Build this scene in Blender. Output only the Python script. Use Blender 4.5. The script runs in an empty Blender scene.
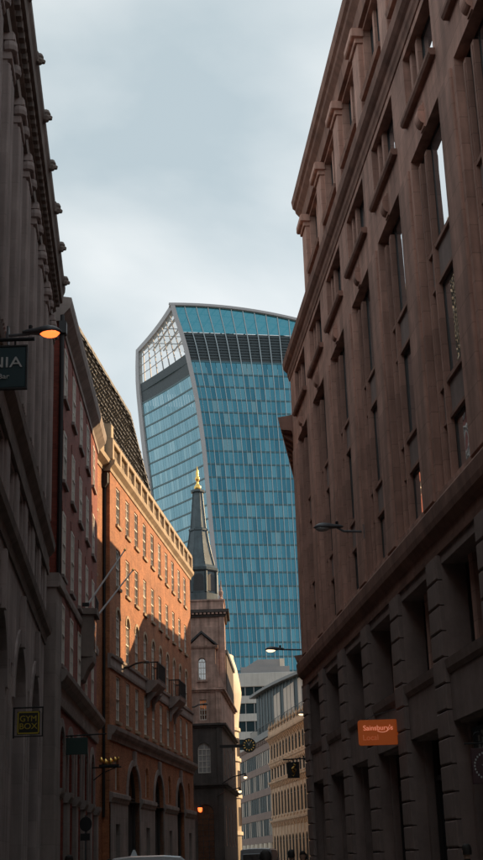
import bpy, bmesh, math, random
from mathutils import Vector, Matrix
random.seed(11)
rad = math.radians
sc = bpy.context.scene
col = sc.collection

# ------------------------------------------------------------------ camera
cam_d = bpy.data.cameras.new("Camera")
cam = bpy.data.objects.new("Camera", cam_d)
col.objects.link(cam)
cam_d.sensor_fit = 'VERTICAL'
cam_d.sensor_height = 24.0
cam_d.lens = 24.0 * 1300.0 / 860.0
cam_d.clip_start = 0.1
cam_d.clip_end = 6000
cam.matrix_world = (Matrix.Translation((0, 0, 1.65)) @ Matrix.Rotation(rad(90 + 18.41), 4, 'X')
                    @ Matrix.Rotation(rad(-1.85), 4, 'Z'))
sc.camera = cam

# ------------------------------------------------------------------ sky and sun
SUN_AZ, SUN_EL = 55.0, 22.0          # azimuth from the street axis (+Y) towards +X
w = bpy.data.worlds.new("World")
sc.world = w
w.use_nodes = True
nt = w.node_tree
for n in list(nt.nodes):
    nt.nodes.remove(n)
def wn(t, **k):
    n = nt.nodes.new(t)
    for a, b in k.items():
        setattr(n, a, b)
    return n
out = wn('ShaderNodeOutputWorld')
bg = wn('ShaderNodeBackground')
sky = wn('ShaderNodeTexSky', sky_type='NISHITA')
sky.sun_disc = False
sky.sun_elevation = rad(SUN_EL)
sky.sun_rotation = rad(SUN_AZ)
sky.air_density = 1.0
sky.dust_density = 0.6
sky.ozone_density = 1.0
bg.inputs['Strength'].default_value = 0.066
tc = wn('ShaderNodeTexCoord')
mp = wn('ShaderNodeMapping')
mp.inputs['Scale'].default_value = (1.0, 1.0, 1.9)
mp.inputs['Location'].default_value = (0.454, 0.169, -0.401)
no = wn('ShaderNodeTexNoise')
no.inputs['Scale'].default_value = 2.6
no.inputs['Detail'].default_value = 7
no.inputs['Roughness'].default_value = 0.45
no.inputs['Distortion'].default_value = 0.25
rp = wn('ShaderNodeValToRGB')
rp.color_ramp.elements[0].position = 0.39
rp.color_ramp.elements[0].color = (3.15, 3.68, 3.83, 1)
rp.color_ramp.elements[1].position = 0.70
rp.color_ramp.elements[1].color = (6.6, 6.6, 6.4, 1)
mx = wn('ShaderNodeMix', data_type='RGBA')
mx.inputs[0].default_value = 0.86               # thin even veil of cloud over the clear sky
nt.links.new(tc.outputs['Generated'], mp.inputs['Vector'])
nt.links.new(mp.outputs[0], no.inputs['Vector'])
nt.links.new(no.outputs['Fac'], rp.inputs['Fac'])
nt.links.new(rp.outputs['Color'], mx.inputs[7])
nt.links.new(sky.outputs['Color'], mx.inputs[6])
nt.links.new(mx.outputs[2], bg.inputs['Color'])
nt.links.new(bg.outputs[0], out.inputs['Surface'])

sd = bpy.data.lights.new("Sun", 'SUN')
sun = bpy.data.objects.new("Sun", sd)
col.objects.link(sun)
sd.energy = 2.9
sd.angle = rad(0.5)
sd.color = (1.0, 0.68, 0.37)
S = Vector((math.sin(rad(SUN_AZ)) * math.cos(rad(SUN_EL)), math.cos(rad(SUN_AZ)) * math.cos(rad(SUN_EL)), math.sin(rad(SUN_EL))))
sun.rotation_euler = S.to_track_quat('Z', 'Y').to_euler()
sun.location = S * 200

sc.view_settings.view_transform = 'Standard'
sc.view_settings.look = 'None'
sc.view_settings.exposure = 1.42
sc.view_settings.gamma = 1.0
sc.view_settings.use_curve_mapping = False
sc.render.engine = 'CYCLES'
sc.cycles.use_denoising = True
sc.cycles.max_bounces = 7
sc.cycles.diffuse_bounces = 4
sc.cycles.glossy_bounces = 4
sc.cycles.transparent_max_bounces = 12
sc.cycles.caustics_reflective = False
sc.cycles.caustics_refractive = False
sc.cycles.sample_clamp_indirect = 4.0

# ------------------------------------------------------------------ materials
MATS = {}
def mat(name, color, rough=0.8, metal=0.0, var=0.0, vscale=1.0, bump=0.0, bscale=6.0, spec=0.5,
        streak=0.0, emit=None, estr=0.0, alpha=1.0, course=None, brick=None, wave=0.0, ior=1.5):
    """procedural Principled material in object space; var = tone noise, streak = vertical weathering,
    course = (height, depth) faint horizontal joints, brick = mortar colour"""
    m = bpy.data.materials.new(name)
    m.use_nodes = True
    t = m.node_tree
    b = t.nodes['Principled BSDF']
    b.inputs['Roughness'].default_value = rough
    b.inputs['Metallic'].default_value = metal
    b.inputs['IOR'].default_value = ior
    b.inputs['Specular IOR Level'].default_value = spec
    c = (*color, 1)
    b.inputs['Base Color'].default_value = c
    tcn = t.nodes.new('ShaderNodeTexCoord')
    src = None
    hgt = None
    if brick:
        sep = t.nodes.new('ShaderNodeSeparateXYZ'); cmb = t.nodes.new('ShaderNodeCombineXYZ')
        t.links.new(tcn.outputs['Object'], sep.inputs[0])
        add = t.nodes.new('ShaderNodeMath'); add.operation = 'ADD'
        t.links.new(sep.outputs[0], add.inputs[0]); t.links.new(sep.outputs[1], add.inputs[1])
        t.links.new(add.outputs[0], cmb.inputs[0]); t.links.new(sep.outputs[2], cmb.inputs[1])
        br = t.nodes.new('ShaderNodeTexBrick')
        br.inputs['Scale'].default_value = 1.0
        br.inputs['Brick Width'].default_value = 0.23
        br.inputs['Row Height'].default_value = 0.076
        br.inputs['Mortar Size'].default_value = 0.006
        br.inputs['Color1'].default_value = c
        br.inputs['Color2'].default_value = (color[0] * 0.62, color[1] * 0.55, color[2] * 0.55, 1)
        br.inputs['Mortar'].default_value = (*brick, 1)
        br.inputs['Bias'].default_value = -0.15
        t.links.new(cmb.outputs[0], br.inputs['Vector'])
        src = br.outputs['Color']; hgt = br.outputs['Fac']
    def mul(a, fac_out, lo, hi, p0=0.3, p1=0.7):
        r = t.nodes.new('ShaderNodeMapRange')
        r.inputs['From Min'].default_value = p0; r.inputs['From Max'].default_value = p1
        r.inputs['To Min'].default_value = lo; r.inputs['To Max'].default_value = hi
        t.links.new(fac_out, r.inputs['Value'])
        x = t.nodes.new('ShaderNodeMix'); x.data_type = 'RGBA'; x.blend_type = 'MULTIPLY'
        x.inputs[0].default_value = 1.0
        if a is None: x.inputs[6].default_value = c
        else: t.links.new(a, x.inputs[6])
        t.links.new(r.outputs[0], x.inputs[7])
        return x.outputs[2]
    if var > 0:
        n = t.nodes.new('ShaderNodeTexNoise')
        n.inputs['Scale'].default_value = vscale; n.inputs['Detail'].default_value = 6
        n.inputs['Roughness'].default_value = 0.65
        t.links.new(tcn.outputs['Object'], n.inputs['Vector'])
        src = mul(src, n.outputs['Fac'], 1 - var, 1 + var * 0.6)
    if streak > 0:
        mpn = t.nodes.new('ShaderNodeMapping'); mpn.inputs['Scale'].default_value = (2.2, 2.2, 0.16)
        t.links.new(tcn.outputs['Object'], mpn.inputs['Vector'])
        n2 = t.nodes.new('ShaderNodeTexNoise'); n2.inputs['Scale'].default_value = 1.3; n2.inputs['Detail'].default_value = 5
        t.links.new(mpn.outputs[0], n2.inputs['Vector'])
        src = mul(src, n2.outputs['Fac'], 1 - streak, 1 + streak * 0.3)
    if course:
        sp = t.nodes.new('ShaderNodeSeparateXYZ'); t.links.new(tcn.outputs['Object'], sp.inputs[0])
        dv = t.nodes.new('ShaderNodeMath'); dv.operation = 'DIVIDE'; dv.inputs[1].default_value = course[0]
        t.links.new(sp.outputs[2], dv.inputs[0])
        fr = t.nodes.new('ShaderNodeMath'); fr.operation = 'FRACT'; t.links.new(dv.outputs[0], fr.inputs[0])
        gt = t.nodes.new('ShaderNodeMath'); gt.operation = 'GREATER_THAN'; gt.inputs[1].default_value = 0.035
        t.links.new(fr.outputs[0], gt.inputs[0])
        src = mul(src, gt.outputs[0], 1 - course[1], 1.0, 0.0, 1.0)
        fl = t.nodes.new('ShaderNodeMath'); fl.operation = 'FLOOR'; t.links.new(dv.outputs[0], fl.inputs[0])
        wv = t.nodes.new('ShaderNodeTexWhiteNoise'); wv.noise_dimensions = '2D'
        cm = t.nodes.new('ShaderNodeCombineXYZ')
        dx = t.nodes.new('ShaderNodeMath'); dx.operation = 'MULTIPLY_ADD'; dx.inputs[1].default_value = 0.9
        t.links.new(sp.outputs[0], dx.inputs[0]); 
        hf = t.nodes.new('ShaderNodeMath'); hf.operation = 'MULTIPLY'; hf.inputs[1].default_value = 0.37
        t.links.new(fl.outputs[0], hf.inputs[0]); t.links.new(hf.outputs[0], dx.inputs[2])
        fx = t.nodes.new('ShaderNodeMath'); fx.operation = 'FLOOR'; t.links.new(dx.outputs[0], fx.inputs[0])
        t.links.new(fx.outputs[0], cm.inputs[0]); t.links.new(fl.outputs[0], cm.inputs[1])
        t.links.new(cm.outputs[0], wv.inputs['Vector'])
        src = mul(src, wv.outputs['Value'], 0.87, 1.05, 0.0, 1.0)
    if src is not None:
        t.links.new(src, b.inputs['Base Color'])
    if bump > 0:
        bn = t.nodes.new('ShaderNodeBump'); bn.inputs['Strength'].default_value = bump; bn.inputs['Distance'].default_value = 0.02
        n3 = t.nodes.new('ShaderNodeTexNoise'); n3.inputs['Scale'].default_value = bscale; n3.inputs['Detail'].default_value = 5
        t.links.new(tcn.outputs['Object'], n3.inputs['Vector'])
        t.links.new(n3.outputs['Fac'], bn.inputs['Height'])
        t.links.new(bn.outputs[0], b.inputs['Normal'])
    if wave > 0:                                    # gently bowed window glass
        bn = t.nodes.new('ShaderNodeBump'); bn.inputs['Strength'].default_value = wave; bn.inputs['Distance'].default_value = 0.05
        n3 = t.nodes.new('ShaderNodeTexNoise'); n3.inputs['Scale'].default_value = 1.1; n3.inputs['Detail'].default_value = 1
        g = t.nodes.new('ShaderNodeNewGeometry')
        t.links.new(g.outputs['Position'], n3.inputs['Vector'])
        t.links.new(n3.outputs['Fac'], bn.inputs['Height'])
        t.links.new(bn.outputs[0], b.inputs['Normal'])
    if emit:
        b.inputs['Emission Color'].default_value = (*emit, 1)
        b.inputs['Emission Strength'].default_value = estr
    if alpha < 1:
        b.inputs['Alpha'].default_value = alpha
    MATS[name] = m
    return m

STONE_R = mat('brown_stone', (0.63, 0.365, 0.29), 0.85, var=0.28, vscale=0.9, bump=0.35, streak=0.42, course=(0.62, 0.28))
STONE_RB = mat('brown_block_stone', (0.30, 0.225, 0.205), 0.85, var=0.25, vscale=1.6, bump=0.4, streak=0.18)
STONE_RC = mat('dark_cornice_stone', (0.36, 0.20, 0.155), 0.9, var=0.35, vscale=0.9, bump=0.4, streak=0.30)  # darker brown for cornices, sills and ledges
STONE_L = mat('grey_stone', (0.42, 0.35, 0.335), 0.85, var=0.30, vscale=0.5, bump=0.35, streak=0.35, course=(0.75, 0.10))
STONE_LC = mat('grey_cornice_stone', (0.22, 0.18, 0.16), 0.88, var=0.35, vscale=0.8, bump=0.3, streak=0.3)
BRICK = mat('red_brick', (0.42, 0.165, 0.072), 0.85, var=0.38, vscale=0.8, streak=0.14, brick=(0.40, 0.19, 0.10))
BRICK_D = mat('shaded_red_brick', (0.31, 0.066, 0.045), 0.85, var=0.25, vscale=0.4, streak=0.15, brick=(0.15, 0.07, 0.05))  # same brick as the sunlit wing, darkened to stand in for shade
TRIM = mat('buff_stone_trim', (0.44, 0.34, 0.235), 0.8, var=0.22, vscale=0.8, streak=0.22, bump=0.2)
TRIM_G = mat('grey_buff_base_stone', (0.33, 0.28, 0.26), 0.85, var=0.25, vscale=0.7, streak=0.3, bump=0.25, course=(0.8, 0.12))
FRAME_W = mat('white_window_paint', (0.72, 0.68, 0.62), 0.55, var=0.08, vscale=3)
FRAME_D = mat('dark_bronze_window_metal', (0.045, 0.040, 0.038), 0.45, metal=0.3, var=0.2, vscale=2)
GLASS = mat('window_glass', (0.018, 0.022, 0.026), 0.03, spec=0.9, wave=0.10, ior=2.4)
GLASS_R = mat('coated_office_glass', (0.80, 0.84, 0.88), 0.02, metal=0.92, wave=0.12)
GLASS_D = mat('dark_office_glass', (0.02, 0.035, 0.042), 0.25, spec=0.08, ior=1.12)
GLASS_B = mat('net_curtained_glass', (0.36, 0.36, 0.36), 0.05, spec=0.9, wave=0.10, var=0.3, vscale=1.5)
BLIND = mat('cream_roller_blind', (0.50, 0.43, 0.37), 0.9, var=0.1)
LEAD = mat('old_lead', (0.085, 0.115, 0.130), 0.42, metal=0.35, var=0.35, vscale=1.4, streak=0.3, bump=0.2)
SLATE = mat('slate', (0.045, 0.047, 0.052), 0.6, var=0.3, vscale=2.0)
GOLD = mat('gilding', (0.95, 0.62, 0.18), 0.28, metal=1.0, var=0.15, vscale=6)
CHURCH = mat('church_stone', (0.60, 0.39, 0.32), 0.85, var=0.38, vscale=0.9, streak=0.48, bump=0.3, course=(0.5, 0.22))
CHURCH_D = mat('dark_shaded_church_stone', (0.095, 0.078, 0.072), 0.85, var=0.35, vscale=0.8, streak=0.30, bump=0.3)  # darker stone; shade on the church foot is in its colour
CREAM = mat('cream_stone', (0.66, 0.58, 0.48), 0.75, var=0.12, vscale=0.6, streak=0.15)
WHITE_C = mat('pale_cladding', (0.42, 0.41, 0.39), 0.7, var=0.12, vscale=0.3, streak=0.15)
GREY_C = mat('grey_cladding', (0.26, 0.25, 0.25), 0.7, var=0.12, vscale=0.3)
SAND = mat('ornate_sandstone', (0.50, 0.33, 0.215), 0.85, var=0.30, vscale=0.5, streak=0.25, bump=0.3)
CONC = mat('brown_precast', (0.20, 0.14, 0.12), 0.8, var=0.2, vscale=0.5, streak=0.2)
IRON = mat('black_iron', (0.018, 0.018, 0.020), 0.5, metal=0.4)
LAMPGREY = mat('lamp_grey_paint', (0.10, 0.105, 0.115), 0.45, metal=0.3, var=0.2, vscale=8)
LENS_ON = mat('lit_sodium_lens', (0.9, 0.5, 0.2), 0.3, emit=(1.0, 0.15, 0.03), estr=0.95)
LENS_W = mat('lit_warm_lens', (0.9, 0.8, 0.6), 0.3, emit=(1.0, 0.72, 0.42), estr=0.8)
LENS_OFF = mat('unlit_lens', (0.35, 0.36, 0.36), 0.15)
ASPH = mat('asphalt', (0.05, 0.05, 0.052), 0.9, var=0.3, vscale=1.2, bump=0.4, bscale=40)
PAVE = mat('york_stone_paving', (0.30, 0.275, 0.255), 0.85, var=0.25, vscale=1.0, bump=0.3)
LINE = mat('yellow_line_paint', (0.55, 0.42, 0.05), 0.7, var=0.2, vscale=5)
WLINE = mat('white_line_paint', (0.7, 0.7, 0.68), 0.7, var=0.2, vscale=5)
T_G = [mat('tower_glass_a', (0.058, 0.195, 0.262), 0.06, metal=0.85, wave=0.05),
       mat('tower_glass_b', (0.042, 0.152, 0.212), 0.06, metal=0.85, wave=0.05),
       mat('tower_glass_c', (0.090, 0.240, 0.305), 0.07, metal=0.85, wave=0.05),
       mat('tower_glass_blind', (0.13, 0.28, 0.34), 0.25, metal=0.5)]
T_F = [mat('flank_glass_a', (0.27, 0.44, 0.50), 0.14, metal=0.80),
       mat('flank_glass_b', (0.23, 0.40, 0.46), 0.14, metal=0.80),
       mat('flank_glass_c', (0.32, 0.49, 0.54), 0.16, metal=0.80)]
T_FIN = mat('tower_fin_aluminium', (0.33, 0.40, 0.44), 0.45, metal=0.35)
T_FRAME = mat('tower_edge_aluminium', (0.34, 0.34, 0.355), 0.5, metal=0.3, var=0.08, vscale=0.1)
T_DARK = mat('tower_louvre_grey', (0.045, 0.062, 0.072), 0.5, metal=0.2)
T_BAND = mat('tower_floor_edge', (0.05, 0.12, 0.15), 0.4, metal=0.4)
T_FBAND = mat('flank_floor_edge', (0.10, 0.16, 0.18), 0.5, metal=0.3)
SKYGLASS = mat('sky_garden_glass', (0.50, 0.62, 0.66), 0.05, spec=0.6, alpha=0.22)
SKYFRONT = mat('sky_garden_front_glass', (0.07, 0.28, 0.36), 0.05, metal=0.8, alpha=0.975)
HONEY = [mat('bronze_scale_a', (0.010, 0.010, 0.011), 0.8, spec=0.05),
         mat('pale_scale_glint', (0.30, 0.30, 0.30), 0.5, metal=0.2),
         mat('bronze_scale_c', (0.006, 0.006, 0.007), 0.9, spec=0.05)]
HONEYB = mat('dark_backing', (0.018, 0.018, 0.020), 0.6)
SIGN_T = mat('dark_teal_sign', (0.010, 0.040, 0.050), 0.45, var=0.1, vscale=4)
SIGN_K = mat('black_sign', (0.012, 0.012, 0.013), 0.45)
SIGN_Y = mat('mustard_paint', (0.42, 0.32, 0.02), 0.5)
SIGN_O = mat('backlit_orange_panel', (0.75, 0.17, 0.02), 0.4, emit=(1.0, 0.16, 0.02), estr=0.03)
SIGN_OL = mat('backlit_pale_lettering', (0.9, 0.5, 0.35), 0.4, emit=(1.0, 0.42, 0.25), estr=0.14)
SIGN_OD = mat('dull_orange_lettering', (0.85, 0.36, 0.16), 0.4, emit=(1.0, 0.25, 0.08), estr=0.05)
SIGN_R = mat('dark_maroon_sign', (0.060, 0.022, 0.028), 0.5)
LETTER = mat('pale_lettering', (0.48, 0.50, 0.50), 0.5)
SIGN_GR = mat('dark_green_sign', (0.010, 0.035, 0.030), 0.5)
FLAGP = mat('pole_white_paint', (0.55, 0.55, 0.56), 0.4)

# ------------------------------------------------------------------ mesh builder
class MB:
    """collects faces in facade coordinates: s along the street, o out towards the street, z up"""
    def __init__(s, sgn=1):
        s.v = []; s.f = []; s.m = []; s.sgn = sgn; s.cur = 0
    def P(s, a, o, z):
        s.v.append((a, o * s.sgn, z)); return len(s.v) - 1
    def quad(s, *pts):
        s.f.append([s.P(*p) for p in pts]); s.m.append(s.cur)
    def box(s, a0, a1, o0, o1, z0, z1):
        i = [s.P(a, o, z) for z in (z0, z1) for o in (o0, o1) for a in (a0, a1)]
        for q in ((0, 1, 3, 2), (4, 6, 7, 5), (0, 4, 5, 1), (2, 3, 7, 6), (0, 2, 6, 4), (1, 5, 7, 3)):
            s.f.append([i[k] for k in q]); s.m.append(s.cur)
    def bbox(s, a0, a1, o0, o1, z0, z1, b=0.03):
        """box with its front (o1) edges chamfered"""
        i = [s.P(a0, o0, z0), s.P(a1, o0, z0), s.P(a1, o0, z1), s.P(a0, o0, z1)]
        j = [s.P(a0, o1 - b, z0), s.P(a1, o1 - b, z0), s.P(a1, o1 - b, z1), s.P(a0, o1 - b, z1)]
        k = [s.P(a0 + b, o1, z0 + b), s.P(a1 - b, o1, z0 + b), s.P(a1 - b, o1, z1 - b), s.P(a0 + b, o1, z1 - b)]
        s.f.append(i); s.f.append(k); s.m += [s.cur] * 2
        for A, B in ((i, j), (j, k)):
            for n in range(4):
                s.f.append([A[n], A[(n + 1) % 4], B[(n + 1) % 4], B[n]]); s.m.append(s.cur)
    def mould(s, a0, a1, prof):
        """profile [(o,z)...] closed, swept from a0 to a1"""
        A = [s.P(a0, o, z) for o, z in prof]; B = [s.P(a1, o, z) for o, z in prof]
        n = len(prof)
        for k in range(n):
            s.f.append([A[k], B[k], B[(k + 1) % n], A[(k + 1) % n]]); s.m.append(s.cur)
        s.f.append(A); s.f.append(B[::-1]); s.m += [s.cur] * 2
    def poly(s, pts, o0, o1):
        """polygon of (s,z) points extruded from o0 to o1"""
        A = [s.P(a, o0, z) for a, z in pts]; B = [s.P(a, o1, z) for a, z in pts]
        n = len(pts)
        s.f.append(A); s.f.append(B[::-1]); s.m += [s.cur] * 2
        for k in range(n):
            s.f.append([A[k], A[(k + 1) % n], B[(k + 1) % n], B[k]]); s.m.append(s.cur)
    def ring(s, prof, cx, cy, n=16, a0=0, a1=2 * math.pi, rot=0):
        """lathe [(r,z)...] round a vertical axis"""
        full = abs(a1 - a0 - 2 * math.pi) < 1e-6
        m = n if full else n + 1
        R = []
        for r, z in prof:
            R.append([s.P(cx + r * math.cos(rot + a0 + (a1 - a0) * k / n), cy + r * math.sin(rot + a0 + (a1 - a0) * k / n), z) for k in range(m)])
        for A, B in zip(R, R[1:]):
            for k in range(n):
                s.f.append([A[k], A[(k + 1) % m], B[(k + 1) % m], B[k]]); s.m.append(s.cur)
        if full:
            s.f.append(R[0][::-1]); s.f.append(R[-1]); s.m += [s.cur] * 2
    def tube(s, pts, r, n=8):
        pts = [Vector((p[0], p[1] * s.sgn, p[2])) for p in pts]
        R = []
        for k, p in enumerate(pts):
            d = (pts[min(k + 1, len(pts) - 1)] - pts[max(k - 1, 0)]).normalized()
            u = d.cross(Vector((0, 0, 1)))
            if u.length < 1e-4: u = Vector((1, 0, 0))
            u.normalize(); vv = d.cross(u)
            rr = r[k] if isinstance(r, (list, tuple)) else r
            ring = []
            for j in range(n):
                q = p + u * rr * math.cos(2 * math.pi * j / n) + vv * rr * math.sin(2 * math.pi * j / n)
                s.v.append(tuple(q)); ring.append(len(s.v) - 1)
            R.append(ring)
        for A, B in zip(R, R[1:]):
            for k in range(n):
                s.f.append([A[k], A[(k + 1) % n], B[(k + 1) % n], B[k]]); s.m.append(s.cur)
        s.f.append(R[0][::-1]); s.f.append(R[-1]); s.m += [s.cur] * 2
    def wall(s, a0, a1, z0, z1, ops, o=0.0, depth=0.4):
        """front face with openings; ops = (s0,s1,z0,z1[,arch rise])"""
        xs = sorted({a0, a1, *[q for p in ops for q in p[:2]]}); zs = sorted({z0, z1, *[q for p in ops for q in p[2:4]]})
        xs = [x for x in xs if a0 - 1e-6 <= x <= a1 + 1e-6]; zs = [z for z in zs if z0 - 1e-6 <= z <= z1 + 1e-6]
        for zi in range(len(zs) - 1):
            zm = (zs[zi] + zs[zi + 1]) / 2
            run = None
            for xi in range(len(xs) - 1):
                xm = (xs[xi] + xs[xi + 1]) / 2
                hole = any(p[0] < xm < p[1] and p[2] < zm < p[3] for p in ops)
                if not hole:
                    s.quad((xs[xi], o, zs[zi]), (xs[xi + 1], o, zs[zi]), (xs[xi + 1], o, zs[zi + 1]), (xs[xi], o, zs[zi + 1]))
        for p in ops:
            b0, b1, y0, y1 = p[:4]
            rise = p[4] if len(p) > 4 else 0
            k = o - depth
            ys = y1 - rise
            s.quad((b0, o, y0), (b0, k, y0), (b0, k, ys), (b0, o, ys))
            s.quad((b1, o, y0), (b1, k, y0), (b1, k, ys), (b1, o, ys))
            s.quad((b0, o, y0), (b1, o, y0), (b1, k, y0), (b0, k, y0))
            if rise <= 0:
                s.quad((b0, o, y1), (b1, o, y1), (b1, k, y1), (b0, k, y1))
            else:
                c = (b0 + b1) / 2; r = (b1 - b0) / 2; N = 12
                arc = [(c - r * math.cos(math.pi * j / N), ys + rise * math.sin(math.pi * j / N)) for j in range(N + 1)]
                for j in range(N):
                    (p0, q0), (p1, q1) = arc[j], arc[j + 1]
                    s.quad((p0, o, q0), (p1, o, q1), (p1, k, q1), (p0, k, q0))
                    s.quad((p0, o, q0), (p1, o, q1), (p1, o, y1), (p0, o, y1))
    def mesh(s, name, mats):
        me = bpy.data.meshes.new(name)
        me.from_pydata(s.v, [], s.f)
        for m in (mats if isinstance(mats, (list, tuple)) else [mats]):
            me.materials.append(m)
        if any(s.m):
            me.polygons.foreach_set('material_index', s.m)
        bm = bmesh.new(); bm.from_mesh(me)
        bmesh.ops.recalc_face_normals(bm, faces=bm.faces)
        bm.to_mesh(me); bm.free()
        me.update()
        return me

def link(name, me, parent=None, loc=(0, 0, 0), rotz=0.0, kind=None):
    o = bpy.data.objects.new(name, me)
    col.objects.link(o)
    o.location = loc
    o.rotation_euler = (0, 0, rotz)
    if parent: o.parent = parent
    if kind: o['kind'] = kind
    return o
def put(mb, name, mats, parent=None, loc=(0, 0, 0), kind=None, smooth=False):
    me = mb.mesh(name, mats)
    if smooth:
        me.polygons.foreach_set('use_smooth', [True] * len(me.polygons))
    return link(name, me, parent, loc, 0, kind)
def thing(name, label, cat, loc=(0, 0, 0), rotz=0.0, group=None):
    e = bpy.data.objects.new(name, None)
    col.objects.link(e)
    e.empty_display_size = 0.3
    e.location = loc; e.rotation_euler = (0, 0, rotz)
    e['label'] = label; e['category'] = cat
    if group: e['group'] = group
    return e
def front(name, label, p0, az, group=None, cat='building'):
    """a building whose facade runs from p0 along azimuth az (degrees from +Y towards +X)"""
    return thing(name, label, cat, (p0[0], p0[1], 0), rad(90 - az), group)
def structure(mb, name, m):
    return put(mb, name, m, kind='structure')

_WIN = {}
def window(parent, sgn, a, z, wd, ht, o, style='sash', arch=0.0, glass=None, fm=None, name='window', blinds=0.0):
    """a framed window, its foot centred at (a, o, z): frame with bars (part) and pane (sub-part)"""
    key = (sgn, round(wd, 3), round(ht, 3), style, arch, glass.name if glass else '', fm.name if fm else '')
    if key not in _WIN:
        h = wd / 2; t = 0.07 if style != 'fine' else 0.05
        F = MB(sgn); G = MB(sgn)
        top = ht - arch
        fo = 0.02
        if style == 'slim': t = 0.045; fo = -0.03
        F.box(-h, -h + t, -0.10, fo, 0, top); F.box(h - t, h, -0.10, fo, 0, top)
        F.box(-h + t, h - t, -0.10, fo + 0.01, 0, t)
        if arch:
            N = 8
            ar = lambda r0, ri: [(-r0 * math.cos(math.pi * j / N), top + ri * math.sin(math.pi * j / N)) for j in range(N + 1)]
            A = ar(h, arch); B = ar(h - t, arch - t)
            for j in range(N):
                F.poly([A[j], A[j + 1], B[j + 1], B[j]], -0.10, 0.02)
            G.poly(B, -0.06, -0.055)
            F.box(-h + t, h - t, -0.08, 0.01, top - 0.03, top + 0.03)
            F.box(-0.02, 0.02, -0.08, 0.01, top + 0.03, ht - t)
        else:
            F.box(-h + t, h - t, -0.10, fo, ht - t, ht)
        if style == 'sash':          # meeting rail, one upright, two cross bars
            F.box(-h + t, h - t, -0.08, 0.035, top * 0.5 - 0.035, top * 0.5 + 0.035)
            for x in ((-h / 3, h / 3) if wd > 1.1 else (0.0,)):
                F.box(x - 0.018, x + 0.018, -0.08, 0.012, t, top - t)
            F.box(-h + t, h - t, -0.08, 0.011, top * 0.25 - 0.015, top * 0.25 + 0.015)
            F.box(-h + t, h - t, -0.08, 0.011, top * 0.76 - 0.015, top * 0.76 + 0.015)
        elif style == 'fine':        # small-paned church or shop window
            for q in (1, 2):
                F.box(-h + wd * q / 3 - 0.025, -h + wd * q / 3 + 0.025, -0.08, 0.012, t, top - (0 if arch else t))
            n = max(2, int(top / 0.45))
            for q in range(1, n):
                F.box(-h + t, h - t, -0.08, 0.011, top * q / n - 0.022, top * q / n + 0.022)
        elif style == 'plain':
            F.box(-0.025, 0.025, -0.08, 0.012, t, top - t)
        G.box(-h + t * 0.6, h - t * 0.6, -0.06, -0.055, t * 0.6, top - (0 if arch else t * 0.6))
        _WIN[key] = (F.mesh('window_frame', fm or FRAME_W), G.mesh('pane', glass or GLASS))
    f, g = _WIN[key]
    wo = link(name, f, parent, (a, o * sgn, z))
    tlt = rad(random.uniform(-0.5, 0.5))
    po = link('pane', g, wo)
    if blinds and random.random() < blinds:
        q = random.choice((0.25, 0.4, 0.55, 0.55, 0.75)); top_ = (ht - arch) * 0.94
        bb = MB(sgn); bb.box(-wd / 2 + 0.08, wd / 2 - 0.08, -0.054, -0.047, top_ * (1 - q), top_)
        put(bb, 'blind', BLIND if random.random() < 0.7 else FRAME_W, wo)
    po.rotation_euler = (rad(random.uniform(-0.25, 0.25)), 0, tlt)
    return wo

def text(body, size, m, parent, loc, rot, depth=0.008, align='CENTER', name='lettering', sx=1.0):
    cu = bpy.data.curves.new(name, 'FONT')
    cu.body = body; cu.size = size; cu.align_x = align; cu.align_y = 'CENTER'; cu.extrude = depth
    tmp = bpy.data.objects.new('tmp', cu)
    me = bpy.data.meshes.new_from_object(tmp)
    bpy.data.objects.remove(tmp); bpy.data.curves.remove(cu)
    me.materials.clear(); me.materials.append(m)
    o = link(name, me, parent, loc)
    o.rotation_euler = rot
    o.scale = (sx, 1, 1)
    return o

# ------------------------------------------------------------------ ground
g = MB(); g.box(-900, 900, -300, 1500, -0.4, -0.02); structure(g, 'ground', PAVE)
def strip(name, pl, pr, z, m, z0=-0.019):
    b = MB()
    for (l0, l1), (r0, r1) in zip(zip(pl, pl[1:]), zip(pr, pr[1:])):
        a = [(*l0,), (*l1,), (*r1,), (*r0,)]
        i = [b.P(x, y, z) for x, y in a]; b.f.append(i); b.m.append(0)
        j = [b.P(x, y, z0) for x, y in a]; b.f.append(j[::-1]); b.m.append(0)
        for k in range(4):
            b.f.append([i[k], i[(k + 1) % 4], j[(k + 1) % 4], j[k]]); b.m.append(0)
    return structure(b, name, m)
def offl(pts, d):
    r = []
    for k, p in enumerate(pts):
        a = pts[max(k - 1, 0)]; c = pts[min(k + 1, len(pts) - 1)]
        t = Vector((c[0] - a[0], c[1] - a[1])).normalized()
        r.append((p[0] + t.y * d, p[1] - t.x * d))
    return r
LW = [(-2.3, -60), (-2.7, 0), (-6.9, 47), (-7.5, 63.5), (-4.3, 95), (-2.7, 125), (-1.9, 150), (-6, 260)]
RW = [(12.5, -60), (6.9, 0), (2.15, 51), (6.0, 92), (9.0, 125), (9.0, 160), (7.6, 189), (-4, 262)]
strip('road', offl(LW, 2.0), offl(RW, -2.0), 0.0, ASPH)
strip('pavement_left', LW, offl(LW, 2.0), 0.12, PAVE)
strip('pavement_right', offl(RW, -2.0), RW, 0.12, PAVE)
for q, w_ in ((0.25, 0.35), (0.50, 0.60)):
    strip('yellow_line_left', offl(LW, 2.0 + q), offl(LW, 2.0 + w_), 0.004, LINE, 0.001)
    strip('yellow_line_right', offl(RW, -2.0 - w_), offl(RW, -2.0 - q), 0.004, LINE, 0.001)

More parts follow.
